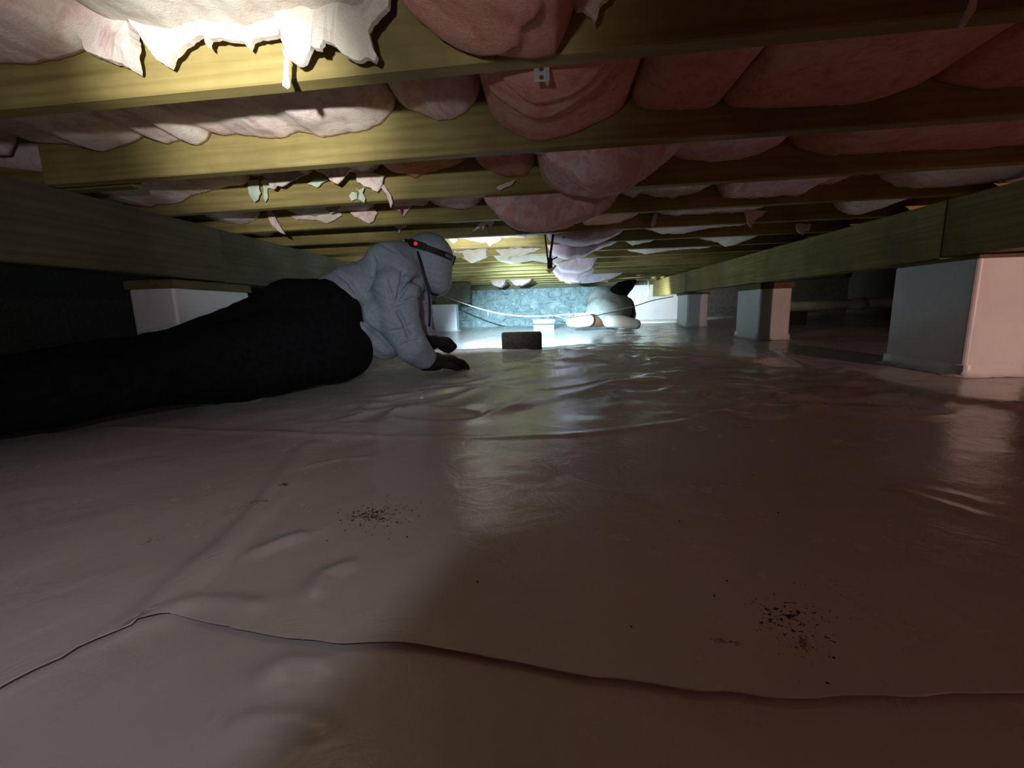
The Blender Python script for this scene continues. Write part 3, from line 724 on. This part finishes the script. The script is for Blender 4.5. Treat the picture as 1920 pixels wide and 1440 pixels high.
# ------------------------------------------------------------------ hangers, cable, pipes, blocks
def strap(px, py0, py1, n, w, label):
    p0_ = atY(px, py0, jback(n, 0) + .012); p1_ = atY(px, py1, jback(n, 0) + .014)
    g = empty('strap_hanger', (p0_.x, jback(n, p0_.x), p1_.z)); tag(g, label, 'hanger')
    y = jback(n, p0_.x) + .0005
    bm = bmesh.new()
    h = p0_.z - p1_.z + .03; cells = 5
    for i in range(cells):           # plate with three punched holes
        z0 = p1_.z + h * i / cells; z1 = p1_.z + h * (i + 1) / cells; zc = (z0 + z1) / 2
        sq = [(-w / 2, z0), (0, z0), (w / 2, z0), (w / 2, zc), (w / 2, z1), (0, z1), (-w / 2, z1), (-w / 2, zc)]
        r = w * .16; ci = [(r * math.cos(a), zc + r * math.sin(a)) for a in (-2.356, -1.571, -.785, 0, .785, 1.571, 2.356, 3.1416)]
        A = [bm.verts.new((p0_.x + a, y, b)) for a, b in sq]; B = [bm.verts.new((p0_.x + a, y, b)) for a, b in ci]
        for k in range(8): bm.faces.new((A[k], A[(k + 1) % 8], B[(k + 1) % 8], B[k]))
    bmesh.ops.remove_doubles(bm, verts=bm.verts, dist=1e-5)
    r = bmesh.ops.extrude_face_region(bm, geom=bm.faces[:])
    for g_ in r['geom']:
        if isinstance(g_, bmesh.types.BMVert): g_.co.y += .002
    bmesh.ops.recalc_face_normals(bm, faces=bm.faces)
    me = bpy.data.meshes.new('m'); bm.to_mesh(me); bm.free()
    child(link('plate', me, M_GALV), g)
    for s_ in (-1, 1):
        bm = bmesh.new(); bmesh.ops.create_uvsphere(bm, u_segments=8, v_segments=5, radius=.0035)
        for v_ in bm.verts: v_.co = Vector((v_.co.x + p0_.x + s_ * w * .28, v_.co.y * .5 + y + .0025, v_.co.z + p1_.z + h * .84))
        me = bpy.data.meshes.new('m'); bm.to_mesh(me); bm.free(); child(link('nail', me, M_GALV), g)
    return g
strap(1015, 120, 160, 1, .027, 'galvanised strap with punched holes hanging behind the first joist')
strap(1011, 282, 291, 2, .026, 'small galvanised strap end under the second joist')

g = empty('pipe_hanger', atY(1032, 505, 2.428)); tag(g, 'black two legged pipe hanger with a perforated foot', 'hanger')
Yh = 2.428
def rod(name, a, b, r, mat, par): return child(link(name, tube_mesh([a, b], r, 8), mat), par)
rod('rod', atY(1022, 440, Yh), atY(1027, 487, Yh), .0045, M_BLACKMETAL, g)
rod('rod', atY(1037, 440, Yh), atY(1031, 487, Yh + .01), .0065, M_BLACKMETAL, g)
pts = [atY(x, y, Yh + .03) for x, y in ((1037, 432), (1044, 428), (1050, 436), (1056, 444), (1064, 444))]
child(link('bracket', tube_mesh(spline(pts, 4), .006, 6), M_BLACKMETAL), g)
rod('bracket', atY(1060, 424, Yh + .03), atY(1061, 445, Yh + .03), .007, M_BLACKMETAL, g)
c0, c1 = atY(1026, 483, Yh), atY(1036, 504, Yh)
child(link('foot_plate', box_mesh(c0.x, c1.x, Yh - .006, Yh + .01, c1.z, c0.z, .003), M_BLACKMETAL), g)
child(link('foot_arm', tube_mesh([atY(1033, 488, Yh), atY(1045, 482, Yh)], .004, 6), M_BLACKMETAL), g)
bm = bmesh.new()
tg = [atY(x, y, Yh - .012) for x, y in ((1024, 507), (1030, 512), (1036, 509), (1040, 503), (1045, 498), (1041, 497), (1035, 502))]
f_ = bm.faces.new([bm.verts.new(p) for p in tg]); r = bmesh.ops.extrude_face_region(bm, geom=[f_])
for g_ in r['geom']:
    if isinstance(g_, bmesh.types.BMVert): g_.co.y += .003
bmesh.ops.recalc_face_normals(bm, faces=bm.faces)
me = bpy.data.meshes.new('m'); bm.to_mesh(me); bm.free()
tag(child(link('tag', me, M_TAG), g), 'pale yellow tag')

cp = [(822, 549, 5.89), (832, 555, 5.7), (870, 569, 5.2), (915, 583, 4.9), (960, 591, 4.8), (1000, 593, 4.8), (1060, 590, 4.85), (1110, 586, 4.95), (1160, 580, 5.1), (1190, 574, 5.3), (1222, 564, 5.5), (1262, 556, 5.6)]
tag(link('cable', tube_mesh(spline([atY(*c) for c in cp], 8), .006, 8), M_CABLE, None, True), 'white cable sagging in front of the shiny far wall', 'cable')
cp = [(1030, 590, 5.6), (1055, 596, 5.7), (1075, 602, 5.9)]
tag(link('cable', tube_mesh(spline([atY(*c) for c in cp], 6), .004, 6), M_CABLE, None, True), 'short thin pale cable beside the white shoe', 'cable')

g = empty('supply_pipe', atY(1180, 576, 5.9)); tag(g, 'grey water pipe elbowing down near the white far wall', 'pipe')
pp = spline([atY(*c) for c in ((1216, 512, 6.1), (1216, 530, 6.1), (1215, 548, 6.1), (1212, 557, 6.1), (1203, 563, 6.1), (1190, 569, 6.1), (1178, 577, 6.1))], 5)
child(link('riser', tube_mesh(pp, .016, 10), M_PIPE, None, True), g)
child(link('branch', tube_mesh([atY(1216, 521, 6.1), atY(1190, 523, 6.1), atY(1140, 528, 6.1)], .014, 10), M_PIPE, None, True), g)
child(link('elbow', tube_mesh([atY(1216, 510, 6.09), atY(1216, 518, 6.09)], .024, 10), M_PIPE, None, True), g)
child(link('thin_tube', tube_mesh([atY(1209, 522, 6.12), atY(1209, 553, 6.12)], .007, 8), M_PIPE, None, True), g)

g = empty('drain_pipe', (2.2, 5.0, .2)); tag(g, 'dull green drain pipe lying behind the white piers on the right', 'pipe')
pa, pb = atY(1440, 576, 5.0), atY(1800, 562, 5.0)
child(link('pipe', tube_mesh([pa, pb, pb + (pb - pa) * .1], .055, 16), M_DRAIN, None, True), g)
pc = atY(1600, 570, 5.0); child(link('coupling', tube_mesh([pc, pc + Vector((.12, 0, .003))], .066, 16), M_DRAIN, None, True), g)
for xx in (2.75, 3.9):
    tag(link('support_block', box_mesh(xx - .1, xx + .1, 4.92, 5.1, fz(xx, 5) - .02, pa.z - .057, .006), M_BLOCK), 'brown block propping the green drain pipe', 'block', 'blocks under the drain pipe')

def cmu(px0, px1, pt, Y, depth, mat, label, name):
    a, b = atY(px0, pt, Y), atY(px1, pt, Y)
    z0 = fz((a.x + b.x) / 2, Y) - .004
    g = empty(name, ((a.x + b.x) / 2, Y, z0)); tag(g, label, 'block')
    child(link('body', box_mesh(a.x, b.x, Y, Y + depth, z0, a.z, .008, 3), mat), g)
    return g, a, b, z0
g, a, b, z0 = cmu(940, 1014, 624, 2.86, .09, M_BLOCK, 'dark concrete block standing before the brightly lit floor', 'concrete_block')
child(link('end_flange', box_mesh(b.x - .004, b.x + .006, 2.86, 2.95, z0, b.z - .004, .003), M_BLOCK), g)
g, a, b, z0 = cmu(1000, 1039, 600, 5.7, .2, M_BLOCKB, 'small blue grey lidded box by the foot of the shiny wall', 'storage_box')
child(link('lid', box_mesh(a.x - .008, b.x + .008, 5.69, 5.91, a.z - .03, a.z + .008, .004), M_BLOCKB), g)
w0, w1 = atY(1008, 566, YW - .02), atY(1056, 588, YW - .02)
wv = empty('crawl_vent', (w0.x, YW, w1.z)); tag(wv, 'shiny plastic covered vent frame bulging from the far wall', 'vent')
child(link('panel', box_mesh(w0.x, w1.x, YW - .03, YW, w1.z, w0.z, .01), M_FOIL), wv)
child(link('frame', box_mesh(w0.x - .02, w1.x + .02, YW - .045, YW, w0.z - .02, w0.z + .012, .006), M_FOIL), wv)

# crumbs of dirt on the sheet
bm = bmesh.new()
def crumb(x, y, r):
    m = bmesh.ops.create_icosphere(bm, subdivisions=1, radius=r)
    z = fz(x, y)
    for v_ in m['verts']:
        v_.co = Vector((v_.co.x * random.uniform(.7, 1.5) + x, v_.co.y * random.uniform(.7, 1.5) + y, v_.co.z * .6 + z + r * .3))
for k in range(70):
    p = atZ(700 + random.gauss(0, 45), 962 + random.gauss(0, 18), 0); crumb(p.x, p.y, random.uniform(.0006, .0016))
for px, py in ((895, 1086), (1184, 1169), (1411, 885), (1460, 954), (1275, 970), (1340, 1110), (1364, 1081), (1482, 1150), (1565, 1223), (1553, 1271), (838, 860), (835, 845), (716, 967), (677, 979)):
    p = atZ(px, py, 0); crumb(p.x, p.y, .0013)
for k in range(26):
    p = atZ(1500 + random.gauss(0, 45), 1180 + random.gauss(0, 50), 0); crumb(p.x, p.y, random.uniform(.0004, .0010))
me = bpy.data.meshes.new('m'); bm.to_mesh(me); bm.free()
tag(link('dirt_crumbs', me, M_BLOCK), 'dark dirt crumbs scattered on the white plastic sheet', 'dirt', None, 'stuff')

# ------------------------------------------------------------------ people
def blob(name, prims, mat, voxel=.014, smooth_it=8, disp=None, k=.03):
    """continuous surface grown over tapered capsules and ellipsoids (smooth union, surface nets)"""
    lo = np.full(3, 9e9); hi = -lo
    for p in prims:
        if p[0] == 'e':
            c = np.array(p[1]); r = max(p[2]); lo = np.minimum(lo, c - r); hi = np.maximum(hi, c + r)
        else:
            for q, r in zip(p[1], p[2]): q = np.array(q); lo = np.minimum(lo, q - r); hi = np.maximum(hi, q + r)
    lo -= k + 3 * voxel; hi += k + 3 * voxel
    n = np.ceil((hi - lo) / voxel).astype(int) + 1
    ax = [lo[i] + voxel * np.arange(n[i]) for i in range(3)]
    G_ = np.stack(np.meshgrid(*ax, indexing='ij'), -1)
    D = np.full(tuple(n), 1e3)
    def add(d):
        nonlocal D
        h = np.maximum(k - np.abs(D - d), 0) / k
        D = np.minimum(D, d) - h * h * k * .25
    for p in prims:
        if p[0] == 'e':
            R = np.array(p[3]); q = (G_ - np.array(p[1])) @ R; r = np.array(p[2])
            k0 = np.linalg.norm(q / r, axis=-1); k1 = np.linalg.norm(q / (r * r), axis=-1) + 1e-9
            add(k0 * (k0 - 1) / k1)
        else:
            d_ = None
            for a, b, ra, rb in zip(p[1][:-1], p[1][1:], p[2][:-1], p[2][1:]):
                a = np.array(a); v_ = np.array(b) - a; t_ = np.clip(((G_ - a) @ v_) / (v_ @ v_), 0, 1)
                e_ = np.linalg.norm(G_ - a - t_[..., None] * v_, axis=-1) - (ra + (rb - ra) * t_)
                d_ = e_ if d_ is None else np.minimum(d_, e_)
            add(d_)
    ins = D < 0
    acc = np.zeros(tuple(n - 1) + (3,)); cnt = np.zeros(tuple(n - 1))
    quads = []
    sl = lambda a, b: tuple(slice(x, y) for x, y in zip(a, b))
    cross = []
    for d in range(3):
        e = np.zeros(3, int); e[d] = 1
        A = D[sl((0, 0, 0), n - e)]; B = D[sl(e, n)]
        cr = (A < 0) != (B < 0); t_ = np.where(cr, A / np.where(A - B == 0, 1, A - B), 0)
        I = np.argwhere(cr); tt = t_[cr]
        pos = lo + voxel * (I + tt[:, None] * e)
        u, w_ = [q for q in range(3) if q != d]
        eu = np.zeros(3, int); eu[u] = 1; ew = np.zeros(3, int); ew[w_] = 1
        cells = []
        for o_ in (0 * eu, -eu, -eu - ew, -ew):
            c = I + o_; np.add.at(acc, tuple(c.T), pos); np.add.at(cnt, tuple(c.T), 1); cells.append(c)
        flipq = (A < 0)[cr] ^ (d == 1)
        cross.append((cells, flipq))
    idx = np.full(tuple(n - 1), -1); m_ = cnt > 0; idx[m_] = np.arange(m_.sum())
    V = acc[m_] / cnt[m_][:, None]
    Fc = []
    for cells, fl_ in cross:
        q = np.stack([idx[tuple(c.T)] for c in cells], -1)
        q = np.where(fl_[:, None], q, q[:, ::-1]); Fc.append(q)
    Fc = np.concatenate(Fc)
    E_ = np.concatenate([Fc[:, [0, 1]], Fc[:, [1, 2]], Fc[:, [2, 3]], Fc[:, [3, 0]]])
    for _ in range(max(2, smooth_it // 2)):
        s_ = np.zeros_like(V); c_ = np.zeros(len(V))
        np.add.at(s_, E_[:, 0], V[E_[:, 1]]); np.add.at(c_, E_[:, 0], 1); np.add.at(s_, E_[:, 1], V[E_[:, 0]]); np.add.at(c_, E_[:, 1], 1)
        V = V * .5 + .5 * s_ / c_[:, None]
    me2 = bpy.data.meshes.new('m'); me2.from_pydata(V.tolist(), [], Fc.tolist()); me2.update()
    o = bpy.data.objects.new(name, me2); col.objects.link(o)
    if disp:
        nv = len(me2.vertices); no = np.zeros(nv * 3)
        me2.vertices.foreach_get('normal', no); no = no.reshape(-1, 3)
        V = V + no * disp(V)[:, None]
        me2.vertices.foreach_set('co', V.ravel()); me2.update()
    me2.materials.append(mat)
    me2.polygons.foreach_set('use_smooth', [True] * len(me2.polygons))
    return o
def rotd(vx, vz):
    x = Vector(vx).normalized(); z = Vector(vz); z = (z - x * z.dot(x)).normalized(); y = z.cross(x)
    return Matrix((x, y, z)).transposed()
I3 = Matrix.Identity(3)
W = lambda px, py, Y: atY(px, py, Y)

hip = W(600, 622, 1.92)
knee_n, knee_f = W(300, 700, 1.36), W(330, 672, 1.50)
foot_n, foot_f = W(-130, 775, 1.02), W(-110, 740, 1.12)
waist = W(655, 575, 2.02); chest = W(722, 540, 2.10)
neck = W(778, 500, 2.16); head = W(803, 490, 2.21)
sh_n = W(742, 540, 1.98); el_n = W(768, 655, 2.02); wr_n = W(806, 676, 2.17)
sh_f = W(775, 535, 2.28); el_f = W(795, 612, 2.36); wr_f = W(812, 640, 2.40)

person = blob('person', [
    ('c', [foot_n, knee_n, hip], [.045, .06, .10]), ('c', [foot_f, knee_f, hip], [.045, .06, .10]),
    ('c', [hip, waist, chest, neck, head], [.11, .11, .12, .055, .075]),
    ('c', [chest, sh_n, el_n, wr_n], [.08, .055, .042, .03]), ('c', [chest, sh_f, el_f, wr_f], [.08, .055, .042, .03]),
    ('e', head, (.085, .095, .11), I3), ('e', head + Vector((.05, .07, -.03)), (.03, .035, .03), I3)], M_SKIN, .016, 5)
tag(person, 'person in grey hooded top and black trousers lying propped on the elbows', 'person')

def fold(scale, amp, ax, fr):
    ax = np.array(Vector(ax).normalized())
    def f(co):
        u = co @ ax
        a = fbm(co[:, 0] * scale + 2 * co[:, 2] * scale, co[:, 1] * scale - co[:, 2] * scale * .7, 3, 2)
        w = 1 - 2 * np.abs(fbm(u * fr + a * 1.2, co[:, 2] * fr * .35 + a, 2, 6))
        return amp * (w * .7 + a * .5)
    return f
def grooves(base, lines):
    P_ = [([W(*q) for q in ln], d, w) for ln, d, w in lines]
    def f(co):
        r = base(co); g = np.zeros(len(co))
        for ln, d, w in P_:
            a = np.array([[p.x, p.z] for p in ln]); ym = max(p.y for p in ln) + .03
            dist = pdist(co[:, 0], co[:, 2], a)
            e0 = np.hypot(co[:, 0] - a[0, 0], co[:, 2] - a[0, 1])
            g = np.minimum(g, d * np.exp(-(dist / w) ** 2) * smooth(0, .05, e0) * smooth(ym + .06, ym, co[:, 1]))
        return r + g
    return f
tro = blob('trousers', [
    ('e', hip + Vector((.02, 0, .01)), (.205, .19, .225), rotd((1, .3, -.1), (0, 0, 1))),
    ('e', W(640, 655, 1.93), (.14, .15, .145), I3),
    ('e', W(560, 600, 1.90), (.18, .17, .185), I3),
    ('c', [W(600, 640, 1.88), W(450, 680, 1.62), knee_n, W(100, 738, 1.16), foot_n], [.19, .155, .115, .10, .085]),
    ('c', [W(560, 600, 1.95), W(440, 640, 1.74), knee_f, W(120, 705, 1.27), foot_f], [.17, .135, .105, .095, .08]),
], M_TROUS, .012, 6, fold(7, .009, (1, .4, .3), 9))
child(tro, person); tag(tro, 'baggy black trousers')
hood_rot = rotd((.85, .3, -.45), (.35, .1, .93))
top = blob('sweatshirt', [
    ('c', [W(618, 590, 1.98), W(665, 560, 2.05), chest, W(752, 515, 2.12)], [.165, .155, .15, .125]),
    ('e', W(735, 505, 2.10), (.135, .16, .125), I3),
    ('e', W(690, 600, 2.0), (.10, .13, .15), rotd((.5, .1, -.8), (0, 0, 1))),
    ('e', W(720, 632, 2.06), (.10, .12, .11), I3),
    ('c', [W(745, 520, 2.02), sh_n, W(748, 600, 1.97), W(770, 648, 2.0), W(792, 668, 2.08)], [.10, .105, .092, .078, .062]),
    ('c', [W(765, 520, 2.25), sh_f, W(786, 575, 2.33), el_f, W(808, 632, 2.40)], [.10, .085, .065, .055, .048]),
    ('c', [W(752, 495, 2.14), W(780, 490, 2.17)], [.105, .085]),
], M_SHIRT, .0065, 4, grooves(fold(9, .006, (.8, .2, .55), 13), [
    ([(792, 492, 2.0), (782, 530, 2.0), (766, 556, 2.0), (756, 574, 2.0)], -.030, .0075),
    ([(765, 500, 2.0), (768, 530, 2.0), (762, 556, 2.0), (756, 572, 2.0)], -.026, .0065),
    ([(800, 556, 2.05), (780, 566, 2.05), (758, 576, 2.05)], -.026, .0065),
    ([(738, 520, 2.0), (748, 548, 2.0), (754, 570, 2.0)], -.022, .0065),
    ([(755, 572, 2.0), (770, 600, 2.0), (784, 628, 2.05)], -.030, .009),
    ([(682, 552, 2.0), (700, 600, 2.0), (728, 640, 2.0), (750, 668, 2.0)], -.030, .009),
    ([(705, 500, 2.0), (715, 520, 2.0), (700, 545, 2.0)], -.016, .008),
    ([(640, 512, 2.0), (668, 530, 2.0), (684, 552, 2.0)], -.016, .007),
    ([(700, 476, 2.0), (712, 496, 2.0), (708, 520, 2.0)], -.016, .008),
    ([(740, 620, 2.0), (765, 618, 2.0), (780, 610, 2.0)], -.014, .007),
    ([(755, 650, 2.0), (776, 640, 2.0), (796, 636, 2.05)], -.014, .006)]))
child(top, person); tag(top, 'grey blue hooded sweatshirt')
cuff = child(link('cuff', tube_mesh([W(790, 665, 2.08), W(798, 670, 2.12), W(803, 673, 2.145)], .06, 20, [.062, .058, .05]), M_SHIRT, None, True), top)
hood = blob('hood', [
    ('e', head + Vector((.0, 0, .012)), (.125, .125, .128), hood_rot),
    ('e', W(818, 515, 2.22), (.075, .10, .105), rotd((.9, .2, .3), (0, .2, 1))),
    ('c', [W(800, 505, 2.2), W(780, 500, 2.17)], [.10, .09]),
], M_HOOD, .008, 4, grooves(fold(10, .003, (.4, .3, .9), 14), [
    ([(848, 494, 2.15), (834, 505, 2.12), (812, 508, 2.1), (795, 502, 2.1)], -.006, .006),
    ([(845, 512, 2.15), (828, 520, 2.12), (808, 518, 2.1)], -.005, .006),
    ([(838, 530, 2.15), (820, 534, 2.12), (806, 530, 2.1)], -.004, .005)]))
child(hood, person); tag(hood, 'grey hood drawn over the head')
msk = blob('mask', [('e', W(822, 545, 2.24), (.045, .06, .03), rotd((.9, .2, .35), (0, 0, 1)))], M_MASK, .007, 4)
child(msk, person)
dc = child(link('drawcord', tube_mesh(spline([W(783, 472, 2.09), W(789, 492, 2.05), W(796, 520, 2.04), W(804, 548, 2.06), W(806, 580, 2.08), W(805, 612, 2.10)], 5), .0065, 6), M_MASK, None, True), person)

def hand(name, wrist, fwdv, upv, label, curl, flip=1, sc=1.):
    f = Vector(fwdv).normalized(); s = f.cross(Vector(upv)).normalized() * flip; u = s.cross(f).normalized() * flip
    P = lambda a, b, c: wrist + (f * a + s * b + u * c) * sc
    pr = [('c', [wrist - f * .03, P(.02, 0, 0)], [.036, .037]),
          ('c', [P(.02, -.028, 0), P(.085, -.032, .0)], [.024, .021]), ('c', [P(.02, 0, .002), P(.09, -.008, .004)], [.026, .022]),
          ('c', [P(.02, .026, 0), P(.088, .016, .004)], [.024, .021]), ('c', [P(.03, .034, 0), P(.082, .036, 0)], [.020, .020])]
    for b, L in ((-.036, .060), (-.012, .076), (.014, .084), (.038, .074)):
        q = [(.088, .004)]; an = 0.
        for seg, ben in ((.44, .6), (.32, 1.45), (.24, 1.1)):
            an -= ben * curl
            q.append((q[-1][0] + L * seg * math.cos(an), q[-1][1] + L * seg * math.sin(an)))
        pr.append(('c', [P(a_, b * 1.08, c_) for a_, c_ in q], [.0135, .0125, .0115, .0105]))
    pr.append(('c', [P(.012, .034, -.004), P(.045, .062, -.012), P(.085, .064, -.022)], [.017, .0135, .0115]))
    pr = [(c, p, [r * sc for r in rr]) for c, p, rr in pr]
    h = blob(name, pr, M_GLOVE, .006, 3, None, .006); child(h, person); tag(h, label); return h
hand('glove', W(808, 678, 2.15), W(886, 676, 2.30) - W(808, 678, 2.15), (0, 0, 1), 'black work glove flat on the plastic', .38, 1, 1.3)
hand('glove', W(800, 640, 2.36), Vector((.62, .5, -.1)), (0, .1, 1), 'black work glove curled into a fist', 1.15, 1, 1.3)

# the headlamp on the hood
lamp = empty('headlamp', head); tag(lamp, 'black strap headlamp with a glowing red rear light around the grey hood', 'headlamp')
hc = head + Vector((.008, 0, .048)); nrm = Vector((.33, .02, .94)).normalized()
ea = Vector((1, .3, 0)); ea = (ea - nrm * ea.dot(nrm)).normalized(); eb = nrm.cross(ea)
def ringpt(a, r, h): return hc + ea * (r * math.cos(a)) + eb * (r * math.sin(a)) + nrm * h
def band(name, r, h0, h1, th, a0, a1, mat, par, n=48):
    secs = []
    for k in range(n + 1):
        a = a0 + (a1 - a0) * k / n
        secs.append([ringpt(a, r, h0), ringpt(a, r + th, h0), ringpt(a, r + th, h1), ringpt(a, r, h1)])
    return child(link(name, beam_mesh(secs), mat, None), par)
BR = .124
band('strap', BR, -.012, .018, .004, 0, 2 * math.pi, M_BAND, lamp)
bat = band('battery_pack', BR + .003, -.014, .022, .010, -2.45, -1.75, M_BAND, lamp, 10)
am = -2.12
bm = bmesh.new(); bmesh.ops.create_uvsphere(bm, u_segments=14, v_segments=8, radius=.010)
for v_ in bm.verts: v_.co = v_.co + ringpt(am, BR + .013, .006)
me = bpy.data.meshes.new('m'); bm.to_mesh(me); bm.free()
tag(child(link('rear_light', me, M_RED, None, True), bat), 'red glowing rear light')
band('label_patch', BR + .0045, -.004, .010, .002, -.95, -.55, M_STRIPE, lamp, 6)
lh = band('lamp_head', BR + .004, -.022, .026, .028, .45, .95, M_BAND, lamp, 8)
band('lens', BR + .033, -.012, .016, .003, .5, .9, M_LED, lamp, 8)

# ---- the second worker, far away by the wall
YP = 5.35
gz = fz(.95, 5.3)
p2 = blob('person', [
    ('e', W(1135, 588, YP + .1), (.20, .2, .14), I3), ('e', W(1146, 570, YP + .25), (.19, .17, .17), I3),
    ('c', [W(1150, 568, YP + .3), W(1160, 555, YP + .45)], [.13, .10]),
    ('e', W(1180, 590, YP + .5), (.09, .10, .10), I3),
    ('c', [W(1160, 556, YP + .4), W(1172, 543, YP + .45), W(1188, 530, YP + .5)], [.09, .07, .04]),
    ('c', [W(1125, 598, YP), W(1095, 604, YP - .12)], [.10, .06]), ('c', [W(1145, 600, YP), W(1170, 605, YP - .1)], [.10, .06]),
], M_SKIND, .02, 5)
tag(p2, 'person in a dull grey top crouching by the far wall, one black sleeve raised', 'person')
tp = blob('grey_top', [
    ('e', W(1135, 585, YP + .1), (.24, .24, .20), I3), ('e', W(1140, 568, YP + .25), (.215, .19, .20), I3),
    ('e', W(1155, 578, YP + .2), (.20, .2, .18), I3), ('e', W(1128, 560, YP + .3), (.15, .15, .14), I3)], M_GREYTOP, .016, 10, fold(5, .008, (.5, .2, .8), 8), .10)
child(tp, p2)
sl = blob('sleeve', [('c', [W(1156, 551, YP + .14), W(1166, 543, YP + .2), W(1177, 536, YP + .25), W(1190, 528, YP + .3)], [.10, .10, .075, .03])], M_TROUS, .012, 5)
child(sl, p2); tag(sl, 'black raised sleeve')
hr = blob('hair', [('e', W(1174, 585, YP + .42), (.115, .12, .15), I3), ('e', W(1176, 572, YP + .42), (.08, .1, .10), I3)], M_HAIR, .014, 5, fold(12, .006, (0, 0, 1), 20))
child(hr, p2)
def shoe(pts, label):
    s = blob('shoe', pts, M_SHOE, .010, 6); child(s, p2); tag(s, label)
shoe([('c', [W(1070, 604, YP - .18), W(1084, 602, YP - .18), W(1102, 600, YP - .18)], [.055, .075, .075])], 'white covered shoe, sole outward')
shoe([('c', [W(1142, 602, YP - .2), W(1165, 603, YP - .22), W(1192, 608, YP - .26)], [.075, .075, .06])], 'white covered shoe, side on')
